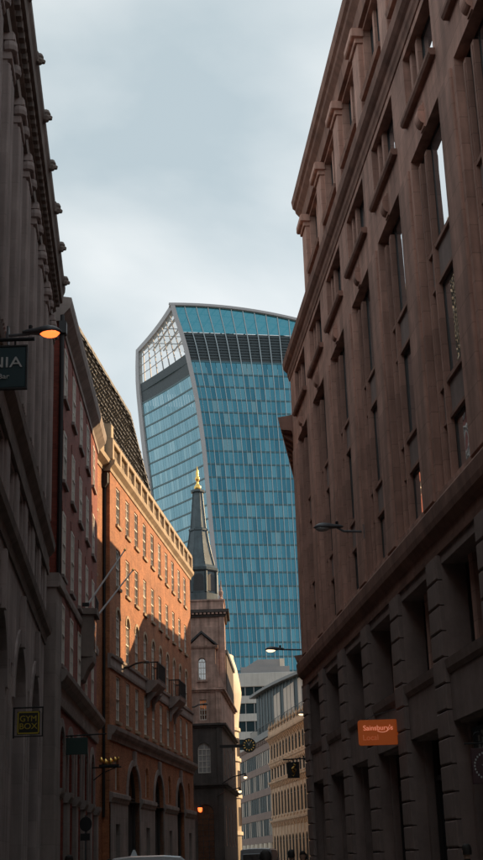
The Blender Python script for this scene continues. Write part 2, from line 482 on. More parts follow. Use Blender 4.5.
# ------------------------------------------------------------------ brown stone office building, right of the street
def brown_stone_building():
    T = front('brown_stone_building', 'tall brown stone office building with rusticated piers and deep window bays', (2.15, 50.0), -5.5)
    G = 1
    PITCH = 4.3
    cs = [-21.62 + PITCH * k for k in range(-2, 6)]              # pier centres, the last one at the far corner
    END, NEAR = 0.62, cs[0] - 0.72
    BACK = -118.0
    # plain core behind the facade, and the unseen block behind the viewer, extended against sky light
    b = MB(G); b.box(NEAR - 0.4, END - 0.01, -16, -1.25, 0, 21.6)
    b.box(NEAR - 0.4, END - 0.2, -16, -1.75, 21.6, 28.4)
    put(b, 'core', STONE_R, T)
    b = MB(G); b.box(BACK, NEAR - 0.45, -16, 0.12, 0, 21.2); put(b, 'wall', STONE_R, T)
    b = MB(G); b.mould(NEAR, END - 0.3, [(-3.2, 29.0), (-4.6, 32.0), (-14, 32.0), (-15, 28.3)]); put(b, 'roof', SLATE, T)  # hidden roof, added to shade the fronts across the street
    # ground and first floor: openings between piers
    ops_g = []; ops_u = []; ops_q = []; ops_a = []
    for c in cs[:-1]:
        ops_g.append((c + 0.5, c + PITCH - 0.5, 0.25, 4.35)); ops_g.append((c + 0.5, c + PITCH - 0.5, 5.65, 7.72))
        ops_u.append((c + 0.72, c + PITCH - 0.72, 9.25, 17.55))
        ops_q.append((c + 0.78, c + PITCH - 0.70, 18.72, 20.42))
        ops_a.append((c + 0.62, c + PITCH - 0.62, 25.0, 27.5))
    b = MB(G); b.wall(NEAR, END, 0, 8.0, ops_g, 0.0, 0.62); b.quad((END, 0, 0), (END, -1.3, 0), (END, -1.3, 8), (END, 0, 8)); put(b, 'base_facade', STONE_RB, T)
    b = MB(G)
    b.wall(NEAR, END, 9.0, 21.2, ops_u + ops_q, 0.0, 0.26); b.quad((END, 0, 9), (END, -1.3, 9), (END, -1.3, 21.2), (END, 0, 21.2))
    b.wall(NEAR, END - 0.1, 21.4, 28.0, ops_a, -0.95, 0.35); b.quad((END - .1, -0.95, 21.4), (END - .1, -2.0, 21.4), (END - .1, -2.0, 28.0), (END - .1, -0.95, 28.0))
    put(b, 'facade', STONE_R, T)
    # rusticated piers: separate stones
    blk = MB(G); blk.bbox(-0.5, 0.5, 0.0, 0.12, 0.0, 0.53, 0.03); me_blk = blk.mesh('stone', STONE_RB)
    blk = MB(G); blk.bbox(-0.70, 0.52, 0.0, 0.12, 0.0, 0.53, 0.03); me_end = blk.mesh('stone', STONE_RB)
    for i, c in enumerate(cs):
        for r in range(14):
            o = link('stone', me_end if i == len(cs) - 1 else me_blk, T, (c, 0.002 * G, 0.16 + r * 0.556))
    # plinth, first-floor sills, fascia
    for c in cs[:-1]:
        a0, a1 = c + 0.5, c + PITCH - 0.5
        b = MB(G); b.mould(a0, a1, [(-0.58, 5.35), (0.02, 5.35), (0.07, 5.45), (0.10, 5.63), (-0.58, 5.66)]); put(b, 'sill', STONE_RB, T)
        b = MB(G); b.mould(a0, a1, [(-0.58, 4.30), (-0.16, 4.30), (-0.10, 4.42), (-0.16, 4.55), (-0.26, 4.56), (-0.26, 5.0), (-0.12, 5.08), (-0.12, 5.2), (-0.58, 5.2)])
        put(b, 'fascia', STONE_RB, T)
        # first floor: two stone mullions and dark windows
        for q in (-0.62, 0.62):
            b = MB(G); b.box(-0.16, 0.16, -0.62, -0.38, 0, 2.06); put(b, 'mullion', STONE_R, T, (c + PITCH / 2 + q, 0, 5.66))
        for q in (-1.2, 0.0, 1.2):
            window(T, G, c + PITCH / 2 + q, 5.66, 0.84, 2.06, -0.55, 'plain', glass=GLASS, fm=FRAME_D)
        # ground floor shop window
        for x in (a0, a1 - 0.22):
            b = MB(G); b.box(x, x + 0.22, -0.60, -0.28, 0.25, 4.34); put(b, 'shopfront_jamb', STONE_RB, T)
        b = MB(G)
        b.box(a0 + 0.22, a1 - 0.22, -0.58, -0.46, 3.35, 3.47); b.box(a0 + 0.22, a1 - 0.22, -0.58, -0.40, 0.25, 0.7)
        for q in range(4):
            x = a0 + 0.22 + (a1 - a0 - 0.44) * q / 3
            b.box(x - 0.04, x + 0.04, -0.58, -0.45, 0.7, 4.3)
        f = put(b, 'shopfront', FRAME_D, T)
        b = MB(G); b.box(a0 + 0.22, a1 - 0.22, -0.56, -0.54, 0.7, 4.3); put(b, 'pane', GLASS, f)
    # main cornice over the first floor
    b = MB(G)
    b.mould(BACK, END + 0.25, [(-0.3, 7.95), (0.05, 7.95), (0.07, 8.05), (0.03, 8.08), (0.03, 8.30), (0.11, 8.36), (0.19, 8.46), (0.22, 8.60), (0.24, 8.86), (0.20, 8.93), (0.03, 9.02), (-0.3, 9.04)])
    put(b, 'cornice', STONE_RC, T)
    # giant window bays
    for c in cs[:-1]:
        m = c + PITCH / 2
        for q in (0.52, 1.14):
            b = MB(G)
            b.box(-0.10, 0.10, -0.26, -0.13, 0, 8.0); b.box(-0.05, 0.05, -0.13, -0.11, 0, 7.9)
            put(b, 'mullion', STONE_R, T, (m + q, 0, 9.3))
        for q, wd in ((-0.505, 1.83), (0.83, 0.42)):
            for z0, z1 in ((9.3, 10.66), (11.62, 13.86), (14.88, 17.5)):
                window(T, G, m + q, z0, wd, z1 - z0, -0.215, 'slim', glass=GLASS_R, fm=FRAME_D)
            for z0, z1 in ((10.68, 11.60), (13.88, 14.86)):
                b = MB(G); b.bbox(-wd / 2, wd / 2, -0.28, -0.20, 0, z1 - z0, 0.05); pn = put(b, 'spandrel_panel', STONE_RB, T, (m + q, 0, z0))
                b = MB(G); b.box(-wd / 2, wd / 2, -0.21, -0.14, z1 - z0 - 0.10, z1 - z0); put(b, 'ledge', STONE_RC, pn)
                b = MB(G); b.box(-wd / 2, wd / 2, -0.21, -0.16, 0.0, 0.08); put(b, 'ledge', STONE_RC, pn)
        # keystone scroll
        b = MB(G); N = 10
        prof = [(-0.05, 17.58), (0.03, 17.58)] + [(0.03 + 0.13 * math.cos(math.pi * (j / N - 0.5)), 17.90 + 0.24 * math.sin(math.pi * (j / N - 0.5))) for j in range(N + 1)] + [(0.03, 18.2), (-0.05, 18.2)]
        b.mould(m - 0.17, m + 0.17, prof)
        put(b, 'keystone', STONE_R, T)
        # square windows
        b = MB(G); b.mould(m - 1.55, m + 1.55, [(-0.3, 18.54), (0.12, 18.55), (0.16, 18.62), (0.16, 18.72), (-0.3, 18.74)]); put(b, 'sill', STONE_RC, T)
        for q in (0.50, 1.12):
            b = MB(G); b.box(-0.10, 0.10, -0.26, -0.13, 0, 1.68); put(b, 'mullion', STONE_R, T, (m + 0.04 + q, 0, 18.74))
        for q, wd in ((-0.49, 1.78), (0.81, 0.42)):
            window(T, G, m + 0.04 + q, 18.74, wd, 1.66, -0.215, 'slim', glass=GLASS_R, fm=FRAME_D)
        # attic windows
        b = MB(G); b.mould(m - 1.5, m + 1.5, [(-1.1, 24.80), (-0.74, 24.82), (-0.70, 24.98), (-1.1, 25.0)]); put(b, 'sill', STONE_RC, T)
        for q in (-0.52, 0.52):
            b = MB(G); b.box(-0.12, 0.12, -1.3, -1.10, 0, 2.48); put(b, 'mullion', STONE_R, T, (m + q, 0, 25.02))
        for q in (-1.05, 0.0, 1.05):
            window(T, G, m + q, 25.02, 0.80, 2.46, -1.16, 'slim', glass=GLASS_R, fm=FRAME_D)
    # pilaster strips on the upper piers
    for c in cs:
        b = MB(G); b.bbox(-0.52, 0.52, -0.02, 0.07, 0, 8.3, 0.03); put(b, 'pilaster', STONE_R, T, (c, 0, 9.13))
    # upper cornice
    b = MB(G)
    b.mould(BACK, END + 0.2, [(-0.9, 20.62), (0.03, 20.62), (0.05, 20.74), (0.09, 20.82), (0.10, 20.98), (0.17, 21.04), (0.25, 21.14), (0.28, 21.40), (0.23, 21.47), (-0.9, 21.55)])
    put(b, 'cornice', STONE_RC, T)
    # attic columns with capitals
    for c in cs:
        e = 0.05 if c > -1 else 0.0
        b = MB(G); b.bbox(-0.5, 0.5 - e, -0.96, -0.76, 0, 5.6, 0.03); p = put(b, 'attic_column', STONE_R, T, (c, 0, 21.5))
        b = MB(G); b.bbox(-0.56, 0.56 - e, -0.96, -0.68, 5.6, 5.78, 0.02); b.bbox(-0.68, 0.68 - e, -0.96, -0.54, 5.78, 6.08, 0.04); put(b, 'capital', STONE_R, p)
    b = MB(G)
    b.mould(NEAR, END + 0.05, [(-2.0, 27.62), (-0.80, 27.62), (-0.78, 27.85), (-0.76, 28.15), (-0.70, 28.22), (-0.58, 28.36), (-0.55, 28.50), (-0.45, 28.58), (-0.40, 28.90), (-0.44, 28.96), (-2.0, 29.1)])
    put(b, 'cornice', STONE_RC, T)
    return T
BROWN = brown_stone_building()

# ------------------------------------------------------------------ grey stone building with giant pilasters, left of the street
def grey_stone_building():
    G = -1
    T = front('grey_stone_building', 'grey stone building with giant fluted pilasters and deep ornamented cornice', (-6.60, 42.0), -5.1)
    P = 2.65
    cs = [-0.62 - P * k for k in range(13)]
    END, NEAR = 0.0, cs[-1] - 0.6
    b = MB(G); b.box(-110, NEAR - 0.02, -14, 0.0, 0, 20); put(b, 'wall', STONE_L, T)  # unseen run beside and behind the viewer, extended to block sky light
    b = MB(G); b.box(NEAR, END - 0.02, -14, -0.75, 0, 20.4); put(b, 'core', STONE_L, T)
    b = MB(G); b.mould(NEAR, END - 0.3, [(-0.8, 21.2), (-2.6, 24.0), (-12, 24.0), (-13.5, 21.2)]); put(b, 'roof', SLATE, T)
    ops = []
    ar = [(-15.9, -12.7), (-10.6, -7.4), (-5.3, -2.1), (-21.2, -18.0), (-26.5, -23.3)]
    for a0, a1 in ar:
        ops.append((a0, a1, 0.2, 7.1, 1.55))
    slits = []
    for a0, a1 in ar:
        for q in (0.75, 1.45):
            slits.append(a1 + q)
            ops.append((a1 + q - 0.17, a1 + q + 0.17, 3.9, 6.3))
    for i, c in enumerate(cs[:-1]):
        ops.append((c - P + 0.75, c - 0.75, 9.35, 10.75))
        ops.append((c - P + 0.72, c - 0.72, 12.6, 18.6))
    b = MB(G); b.wall(NEAR, END, 0, 20.2, ops, 0.0, 0.55); b.quad((END, 0, 0), (END, -1, 0), (END, -1, 20.2), (END, 0, 20.2)); put(b, 'facade', STONE_L, T)
    for a0, a1 in ar:
        window(T, G, (a0 + a1) / 2, 0.25, a1 - a0, 6.85, -0.42, 'plain', arch=1.55, glass=GLASS, fm=FRAME_D)
        b = MB(G); N = 12; c = (a0 + a1) / 2; r = (a1 - a0) / 2
        for j in range(N):
            t0, t1 = math.pi * j / N, math.pi * (j + 1) / N
            b.poly([(c - r * math.cos(t0), 5.55 + 1.55 * math.sin(t0)), (c - r * math.cos(t1), 5.55 + 1.55 * math.sin(t1)),
                    (c - (r + .35) * math.cos(t1), 5.55 + 1.9 * math.sin(t1)), (c - (r + .35) * math.cos(t0), 5.55 + 1.9 * math.sin(t0))], -0.01, 0.05)
        b.box(c - 0.16, c + 0.16, 0.0, 0.13, 7.0, 8.3)
        put(b, 'arch_surround', STONE_L, T)
    for x in slits:
        window(T, G, x, 3.92, 0.34, 2.36, -0.4, 'none', glass=GLASS, fm=FRAME_D)
    for i, c in enumerate(cs):
        b = MB(G)
        b.box(-0.55, 0.55, 0.0, 0.16, 0, 0.45)
        b.box(-0.50, 0.50, 0.0, 0.10, 0.45, 6.9)
        for q in range(5):
            x = -0.44 + 0.22 * q
            b.bbox(x - 0.075, x + 0.075, 0.10, 0.17, 0.55, 6.8, 0.03)
        p = put(b, 'pilaster', STONE_L, T, (c, 0, 12.05))
        b = MB(G); b.bbox(-0.54, 0.54, 0, 0.20, 6.9, 7.08, 0.03)
        for s_ in (-0.46, 0.46):
            b.ring([(0.04, 7.06), (0.17, 7.10), (0.19, 7.2), (0.17, 7.32), (0.04, 7.36)], s_, 0.14, 10)
        b.bbox(-0.60, 0.60, 0, 0.26, 7.36, 7.56, 0.04)
        put(b, 'capital', STONE_L, p)
        if i < len(cs) - 1:
            window(T, G, c - P / 2, 9.38, P - 1.5, 1.36, -0.42, 'plain', glass=GLASS, fm=FRAME_D)
            for z0, z1 in ((12.62, 15.4), (15.5, 18.55)):
                window(T, G, c - P / 2, z0, P - 1.44, z1 - z0, -0.44, 'sash', glass=GLASS, fm=FRAME_D)
        b = MB(G); b.bbox(-0.42, 0.42, 0, 0.06, 0, 1.75, 0.02); put(b, 'mezzanine_pier', STONE_L, T, (c, 0, 9.13))
    b = MB(G); b.mould(-110, END + 0.2, [(-0.2, 8.55), (0.05, 8.55), (0.08, 8.8), (0.20, 8.9), (0.24, 9.08), (0.04, 9.14), (-0.2, 9.15)]); put(b, 'string_course', STONE_LC, T)
    b = MB(G); b.mould(-110, END + 0.25, [(-0.2, 10.88), (0.10, 10.88), (0.13, 11.1), (0.10, 11.14), (0.10, 11.45), (0.18, 11.55), (0.28, 11.68), (0.31, 11.88), (0.12, 12.04), (-0.2, 12.06)]); put(b, 'cornice', STONE_LC, T)
    b = MB(G)
    b.mould(-110, END + 0.25, [(-0.8, 19.6), (0.14, 19.6), (0.16, 19.85), (0.10, 19.88), (0.10, 20.3), (0.20, 20.36), (0.22, 20.62), (0.42, 20.68), (0.45, 20.95), (0.51, 21.1), (0.52, 21.26), (-0.8, 21.45)])
    cn = put(b, 'main_cornice', STONE_LC, T)
    de = MB(G); de.bbox(-0.11, 0.11, 0.20, 0.34, 20.42, 20.62, 0.02); dm = de.mesh('dentil', STONE_LC)
    for k in range(78):
        link('dentil', dm, cn, (END - 0.1 - 0.42 * k, 0, 0))
    bl = MB(G); bl.ring([(0.02, -0.17), (0.08, -0.14), (0.12, -0.05), (0.10, 0.0), (0.13, 0.06), (0.09, 0.15), (0.02, 0.17)], 0.0, 0.0, 9); bl.ring([(0.02, -0.12), (0.06, -0.10), (0.07, -0.03), (0.02, 0.02)], 0.0, 0.11, 7); bl.bbox(-0.14, 0.14, -0.2, -0.02, -0.15, 0.16, 0.03)
    bm_ = bl.mesh('lion_mask', STONE_LC)
    for c in cs:
        o = link('lion_mask', bm_, cn, (c + 0.1, 0.54 * G, 21.18)); o.rotation_euler = (0, 0, random.uniform(-0.3, 0.3)); o.scale = [random.uniform(0.85, 1.1)] * 3
    return T
GREY = grey_stone_building()

# ------------------------------------------------------------------ red brick building, left
ROWS = ((19.25, 2.10, 0.0), (15.85, 2.05, 0.0), (12.15, 2.50, 0.5), (8.80, 2.30, 0.0))
def brick_building():
    G = -1
    T = front('red_brick_building', 'long red brick building with white sash windows, rounded end bay and dark cornice', (-6.89, 46.0), -1.72)
    L = 17.6
    st = [2.6 + 3.15 * k for k in range(5)]
    b = MB(G); b.box(0.6, L, -12, -0.5, 0, 22.4); b.box(-3.8, 0.6, -12, -0.55, 0, 21.5); put(b, 'core', BRICK_D, T)
    ops = []
    for a in st:
        for z, h, ar in ROWS:
            ops.append((a - 0.48, a + 0.48, z, z + h))
        ops.append((a - 0.85, a + 0.85, 0.2, 6.6, 0.85))
    b = MB(G); b.wall(0.6, L, 0, 22.4, ops, 0.0, 0.32)
    b.quad((0.6, 0, 0), (0.6, -0.6, 0), (0.6, -0.6, 22.4), (0.6, 0, 22.4))
    put(b, 'facade', BRICK_D, T)
    # stone quoin pier at the near corner of the ground floor
    b = MB(G); b.bbox(-1.2, 0.55, -0.5, 0.22, 0, 11.0, 0.03); b.bbox(-1.3, 0.62, -0.5, 0.34, 11.0, 11.5, 0.05); b.bbox(-1.3, 0.62, -0.5, 0.30, 0, 1.1, 0.04)
    put(b, 'corner_pier', TRIM_G, T)
    b = MB(G); b.tube([(0.35, 0.10, 11.6), (0.35, 0.10, 22.0)], 0.09); b.bbox(0.15, 0.55, 0.0, 0.28, 21.2, 21.7, 0.03); put(b, 'downpipe', IRON, T)
    for a in st:
        for z, h, ar in ROWS:
            gl = GLASS_B if random.random() < 0.75 else GLASS
            window(T, G, a, z + 0.04, 0.96, h - 0.05, 0.02, 'sash', glass=gl, blinds=0.35)
            b = MB(G); b.mould(a - 0.72, a + 0.72, [(-0.1, z - 0.14), (0.12, z - 0.14), (0.13, z - 0.02), (-0.1, z + 0.03)]); put(b, 'sill', TRIM_G, T)
            b = MB(G); b.poly([(a - 0.62, z + h + 0.01), (a + 0.62, z + h + 0.01), (a + 0.72, z + h + 0.32), (a - 0.72, z + h + 0.32)], -0.05, 0.025); put(b, 'lintel', BRICK_D, T)
        window(T, G, a, 0.25, 1.7, 6.3, -0.2, 'plain', arch=0.85, glass=GLASS, fm=FRAME_D)
        b = MB(G); N = 10
        for j in range(N):
            t0, t1 = math.pi * j / N, math.pi * (j + 1) / N
            b.poly([(a - .85 * math.cos(t0), 5.75 + .85 * math.sin(t0)), (a - .85 * math.cos(t1), 5.75 + .85 * math.sin(t1)),
                    (a - 1.15 * math.cos(t1), 5.75 + 1.15 * math.sin(t1)), (a - 1.15 * math.cos(t0), 5.75 + 1.15 * math.sin(t0))], -0.02, 0.07)
        b.box(a - 1.15, a - 0.85, -0.02, 0.07, 4.3, 5.75); b.box(a + 0.85, a + 1.15, -0.02, 0.07, 4.3, 5.75)
        put(b, 'arch_surround', TRIM_G, T)
    # stone ground floor piers with capitals
    for a in [st[0] - 1.57] + [x + 1.57 for x in st]:
        b = MB(G); b.bbox(-0.42, 0.42, -0.01, 0.16, 0, 4.0, 0.03); p = put(b, 'pier', TRIM_G, T, (a, 0, 0))
        b = MB(G); b.mould(-0.55, 0.55, [(0, 3.95), (0.18, 3.95), (0.28, 4.15), (0.30, 4.3), (0, 4.32)]); put(b, 'capital', TRIM_G, p)
    b = MB(G); b.mould(0.56, L, [(-0.1, 7.25), (0.10, 7.25), (0.14, 7.5), (0.10, 7.55), (0.12, 7.9), (0.30, 8.0), (0.42, 8.2), (0.44, 8.36), (0.05, 8.48), (-0.1, 8.48)]); put(b, 'cornice', TRIM_G, T)
    b = MB(G); b.mould(0.62, L, [(-0.1, 11.45), (0.08, 11.45), (0.11, 11.6), (0.11, 11.75), (-0.1, 11.8)]); put(b, 'string_course', TRIM_G, T)
    b = MB(G); b.mould(0.3, L, [(-0.6, 21.75), (0.06, 21.75), (0.08, 21.95), (0.22, 22.1), (0.40, 22.3), (0.46, 22.55), (0.46, 22.72), (-0.6, 22.9)]); put(b, 'main_cornice', TRIM_G, T)
    b = MB(G); b.box(0.3, L, -0.75, -0.25, 22.85, 23.9); put(b, 'parapet', TRIM, T)
    b = MB(G); b.mould(-2.0, L, [(-0.9, 22.9), (-3.0, 26.6), (-10, 26.6), (-11, 22.9)]); put(b, 'roof', SLATE, T)
    return T
REDB = brick_building()

def orange_wing():
    G = -1
    T = front('orange_brick_building', 'orange brick building with stone balustrade, rows of sash windows and arched doorways', (-4.21, 95.2), 5.8)
    A0 = -28.7
    ws = [-26.55 + 2.66 * k for k in range(10)]
    HW = 0.53
    b = MB(G); b.box(A0, 0, -12, -0.45, 0, 22.0); b.box(-32.4, A0, -12, -0.9, 0, 22.0); put(b, 'core', BRICK, T)
    ops = []
    arches = [(-24.2, -20.7), (-16.1, -12.8), (-7.8, -4.6)]
    for a in ws:
        for z, h, ar in ROWS:
            ops.append((a - HW, a + HW, z, z + h, HW * 0.9) if ar else (a - HW, a + HW, z, z + h))
    ops = [o_ for o_ in ops if not any(abs(o_[2] - ROWS[3][0]) < 0.01 and False for _ in (0,))]
    low = []
    for a0, a1 in arches:
        low.append((a0, a1, 0.2, 6.85, 1.7))
        low.append((a1 + 1.9, a1 + 2.9, 5.35, 7.0, 0.5)); low.append((a1 + 1.8, a1 + 2.9, 0.2, 3.7))
    low.append((-27.3, -26.3, 5.35, 7.0, 0.5)); low.append((-27.4, -26.3, 0.2, 3.7))
    b = MB(G); b.wall(A0, 0, 4.95, 21.9, ops + [o_ for o_ in low if o_[3] > 5], 0.0, 0.30)
    b.quad((A0, 0, 0), (A0, -0.9, 0), (A0, -0.9, 21.9), (A0, 0, 21.9)); b.quad((0, 0, 0), (0, -0.6, 0), (0, -0.6, 21.9), (0, 0, 21.9))
    side = [(-31.0 - 0.5, -31.0 + 0.5, z, z + h) for z, h, ar in ROWS] + [(-31.5, -30.2, 0.2, 4.2)]
    b.wall(-32.4, A0, 0, 21.9, side, -0.35, 0.30)
    put(b, 'facade', BRICK, T)
    b = MB(G)
    b.wall(A0 - 0.02, 0.03, 0, 4.95, [(o_[0], o_[1], o_[2], min(o_[3], 4.95)) for o_ in low if o_[2] < 1], 0.06, 0.36); put(b, 'stone_base', TRIM_G, T)
    b = MB(G)
    xs = sorted([A0 - 0.05, 0.05] + [q for p in arches for q in p])
    for x0, x1 in zip(xs[::2], xs[1::2]):
        b = MB(G); b.mould(x0, x1, [(0, 4.72), (0.10, 4.72), (0.14, 4.85), (0.20, 4.95), (0.20, 5.15), (0, 5.22)]); put(b, 'band_course', TRIM_G, T)
    for a in ws + [-31.0]:
        o0 = 0.0 if a > -29 else -0.35
        for r, (z, h, ar) in enumerate(ROWS):
            if a < -29: ar = 0
            hw = HW if a > -29 else 0.5
            gl = GLASS_B if random.random() < 0.35 else GLASS
            window(T, G, a, z + 0.04, hw * 2, h - 0.05, -0.07 + o0, 'sash', arch=HW * 0.9 if ar else 0, glass=gl, blinds=0.45)
            b = MB(G); b.mould(a - 0.62, a + 0.62, [(-0.1 + o0, z - 0.16), (0.10 + o0, z - 0.16), (0.12 + o0, z - 0.02), (-0.1 + o0, z + 0.03)]); put(b, 'sill', TRIM, T)
            if ar:
                b = MB(G); N = 8; ys = z + h - hw * 0.9
                for j in range(N):
                    t0, t1 = math.pi * j / N, math.pi * (j + 1) / N
                    b.poly([(a - hw * math.cos(t0), ys + hw * .9 * math.sin(t0)), (a - hw * math.cos(t1), ys + hw * .9 * math.sin(t1)),
                            (a - (hw + .16) * math.cos(t1), ys + (hw * .9 + .16) * math.sin(t1)), (a - (hw + .16) * math.cos(t0), ys + (hw * .9 + .16) * math.sin(t0))], -0.01, 0.035)
                put(b, 'arch_surround', TRIM, T)
    for a0, a1 in arches:
        window(T, G, (a0 + a1) / 2, 0.25, a1 - a0, 6.6, -0.24, 'plain', arch=1.7, glass=GLASS, fm=FRAME_D, name='doorway')
        b = MB(G); N = 12; c = (a0 + a1) / 2; r = (a1 - a0) / 2
        for j in range(N):
            t0, t1 = math.pi * j / N, math.pi * (j + 1) / N
            b.poly([(c - r * math.cos(t0), 5.15 + 1.7 * math.sin(t0)), (c - r * math.cos(t1), 5.15 + 1.7 * math.sin(t1)),
                    (c - (r + .3) * math.cos(t1), 5.15 + 2.0 * math.sin(t1)), (c - (r + .3) * math.cos(t0), 5.15 + 2.0 * math.sin(t0))], -0.01, 0.08)
        b.bbox(c - 0.22, c + 0.22, 0, 0.18, 6.8, 7.6, 0.04)
        put(b, 'arch_surround', TRIM_G, T)
    for x0 in [p[1] + 2.4 for p in arches] + [-26.8]:
        window(T, G, x0, 5.37, 1.0, 1.62, -0.16, 'plain', arch=0.5, glass=GLASS)
        window(T, G, x0 - 0.05, 0.25, 1.1, 3.4, -0.2, 'plain', glass=GLASS, fm=FRAME_D, name='door')
    b = MB(G); b.mould(A0 - 0.05, 0.12, [(-0.1, 7.72), (0.08, 7.72), (0.12, 7.95), (0.26, 8.05), (0.34, 8.2), (0.36, 8.38), (0.04, 8.46), (-0.1, 8.46)]); put(b, 'cornice', TRIM_G, T)
    b = MB(G); b.mould(A0 - 0.04, 0.08, [(-0.1, 11.3), (0.07, 11.3), (0.10, 11.42), (0.06, 11.44), (0.06, 11.85), (0.14, 11.9), (0.16, 12.02), (-0.1, 12.06)]); put(b, 'string_course', TRIM_G, T)
    b = MB(G)
    b.mould(A0 - 0.15, 0.25, [(-0.6, 21.75), (0.05, 21.75), (0.08, 21.92), (0.16, 22.0), (0.28, 22.12), (0.31, 22.34), (-0.6, 22.42)])
    b.mould(-32.4, A0 - 0.16, [(-0.95, 21.75), (-0.30, 21.75), (-0.27, 21.92), (-0.15, 22.0), (0.03, 22.12), (0.07, 22.34), (-0.95, 22.42)])
    put(b, 'main_cornice', TRIM, T)
    # balustrade: pedestals, rails, panels with balusters
    npan = 14
    pw = (0.1 - A0) / npan
    bal = MB(G); bal.ring([(0.06, 22.6), (0.075, 22.75), (0.04, 22.88), (0.06, 23.05), (0.045, 23.25), (0.065, 23.32)], 0, 0, 8); balm = bal.mesh('baluster', TRIM)
    ped = MB(G); ped.bbox(-0.17, 0.17, -0.20, 0.20, 22.40, 23.52, 0.02); pm = ped.mesh('pedestal', TRIM)
    b = MB(G); b.bbox(A0 - 0.1, 0.1, -0.17, 0.19, 23.32, 23.6, 0.03); b.bbox(A0 - 0.1, 0.1, -0.14, 0.14, 22.40, 22.60, 0.02); rail = put(b, 'balustrade', TRIM, T)
    for k in range(npan + 1):
        link('pedestal', pm, rail, (A0 + pw * k - 0.02, 0, 0))
        if k < npan:
            for j in range(8):
                link('baluster', balm, rail, (A0 + pw * k + pw * (j + 0.9) / 8.8, 0, 0))
    b = MB(G); b.bbox(-32.4, A0, -0.6, -0.2, 22.40, 23.5, 0.03); put(b, 'parapet', TRIM, T)
    b = MB(G); b.bbox(A0 + 0.1, A0 + 0.7, -0.55, 0.05, 23.6, 24.5, 0.04); put(b, 'chimney', TRIM, T)
    # downpipe with hopper head at the set-back bay
    b = MB(G); b.tube([(A0 - 0.12, -0.26, 4.0), (A0 - 0.12, -0.26, 21.0)], 0.07); b.mould(A0 - 0.34, A0 - 0.02, [(-0.34, 20.8), (-0.20, 20.8), (-0.06, 21.05), (-0.06, 21.6), (-0.34, 21.6)]); put(b, 'downpipe', IRON, T)
    # two bracketed balconies
    for c in (-17.3, -9.2):
        b = MB(G); b.mould(c - 1.35, c + 1.35, [(0.02, 11.2), (0.25, 11.25), (0.75, 11.75), (0.80, 11.95), (0.02, 11.95)]); bl = put(b, 'balcony', TRIM_G, T)
        b = MB(G)
        b.box(c - 1.3, c + 1.3, 0.70, 0.76, 12.95, 13.02); b.box(c - 1.3, c + 1.3, 0.70, 0.76, 12.0, 12.06)
        for s_ in (-1.3, 1.24):
            b.box(c + s_, c + s_ + 0.06, 0.05, 0.76, 12.95, 13.02); b.box(c + s_, c + s_ + 0.06, 0.70, 0.76, 11.95, 13.0)
        for k in range(17):
            b.box(c - 1.25 + k * 0.15, c - 1.22 + k * 0.15, 0.715, 0.745, 11.95, 12.96)
        for s_ in (-1.28, 1.25):
            for k in range(5):
                b.box(c + s_, c + s_ + 0.03, 0.08 + k * 0.14, 0.11 + k * 0.14, 11.95, 12.96)
        put(b, 'railing', IRON, bl)
        for s_ in (-0.95, 0.75):
            b = MB(G); b.mould(c + s_, c + s_ + 0.2, [(0.02, 10.4), (0.15, 10.45), (0.2, 10.8), (0.5, 11.15), (0.62, 11.3), (0.02, 11.3)]); put(b, 'bracket', TRIM_G, bl)
    b = MB(G); b.mould(-32.0, -0.5, [(-1.0, 22.4), (-2.6, 24.6), (-10.5, 24.6), (-11.5, 22.4)]); put(b, 'roof', SLATE, T)
    return T
ORANGE = orange_wing()

# ------------------------------------------------------------------ dark scale-clad block behind the brick building
def scale_block():
    G = -1
    T = front('scale_clad_building', 'dark office block clad in metal scales with a raked end, behind the brick parapets', (-4.21 - 6.97, 95.2 + 0.71), 5.8)
    prof = [(-46, 23), (-46, 39.4), (13.1, 39.4), (24.5, 34.0), (27.0, 23)]
    b = MB(G); b.poly([(-46, 0), (-46, 39.6), (13.0, 39.6), (22.9, 35.0), (26.0, 28), (26.0, 0)], -10, -0.25); put(b, 'core', HONEYB, T)
    b = MB(G)
    pw, ph = 0.62, 0.90
    def smax(z):
        if z > 35.2: return 13.1 + (39.8 - z) / 4.4 * 9.6
        return 22.9 + (35.2 - z) / 7 * 3.0
    r = 0; ci = 0
    z = 22.5
    while z < 39.5:
        s_ = -45.5 + (pw / 2 if r % 2 else 0)
        while s_ < smax(z):
            if s_ > -30 or z > 28:
                o = -0.1 + random.uniform(-0.02, 0.02)
                tl = random.uniform(0.15, 0.3)
                ci += 1
                b.cur = 0 if random.random() < 0.5 else 2
                # a leaf-shaped plate: foot tilted out, pointed
                i = [b.P(s_, o - 0.08, z + ph), b.P(s_ + pw * 0.46, o - 0.02, z + ph * 0.45), b.P(s_, o + tl, z), b.P(s_ - pw * 0.46, o - 0.02, z + ph * 0.45)]
                b.f.append([i[0], i[1], i[2]]); b.f.append([i[0], i[2], i[3]]); b.m += [b.cur, 2]
                if (int((s_ + 50) / pw) + (r // 2)) % 2 == 0 and random.random() < 0.8:       # glint put in as a pale lozenge on every other scale
                    q_ = random.uniform(0.07, 0.13)
                    b.f.append([b.P(s_, o + 0.02, z + ph * 0.8), b.P(s_ + pw * q_, o + 0.16, z + ph * 0.5), b.P(s_, o + 0.3, z + ph * 0.3), b.P(s_ - pw * q_, o + 0.16, z + ph * 0.5)]); b.m.append(1)
            s_ += pw
        z += ph * 0.52; r += 1
    put(b, 'metal_scales', HONEY, T, kind='stuff')
    b = MB(G); b.poly([(-46, 39.55), (13.1, 39.55), (13.1, 39.85), (-46, 39.85)], -10, 0.06); b.poly([(13.1, 39.6), (23.0, 35.05), (23.15, 35.3), (13.1, 39.9)], -10, 0.06); put(b, 'coping', HONEYB, T)
    return T
scale_block()

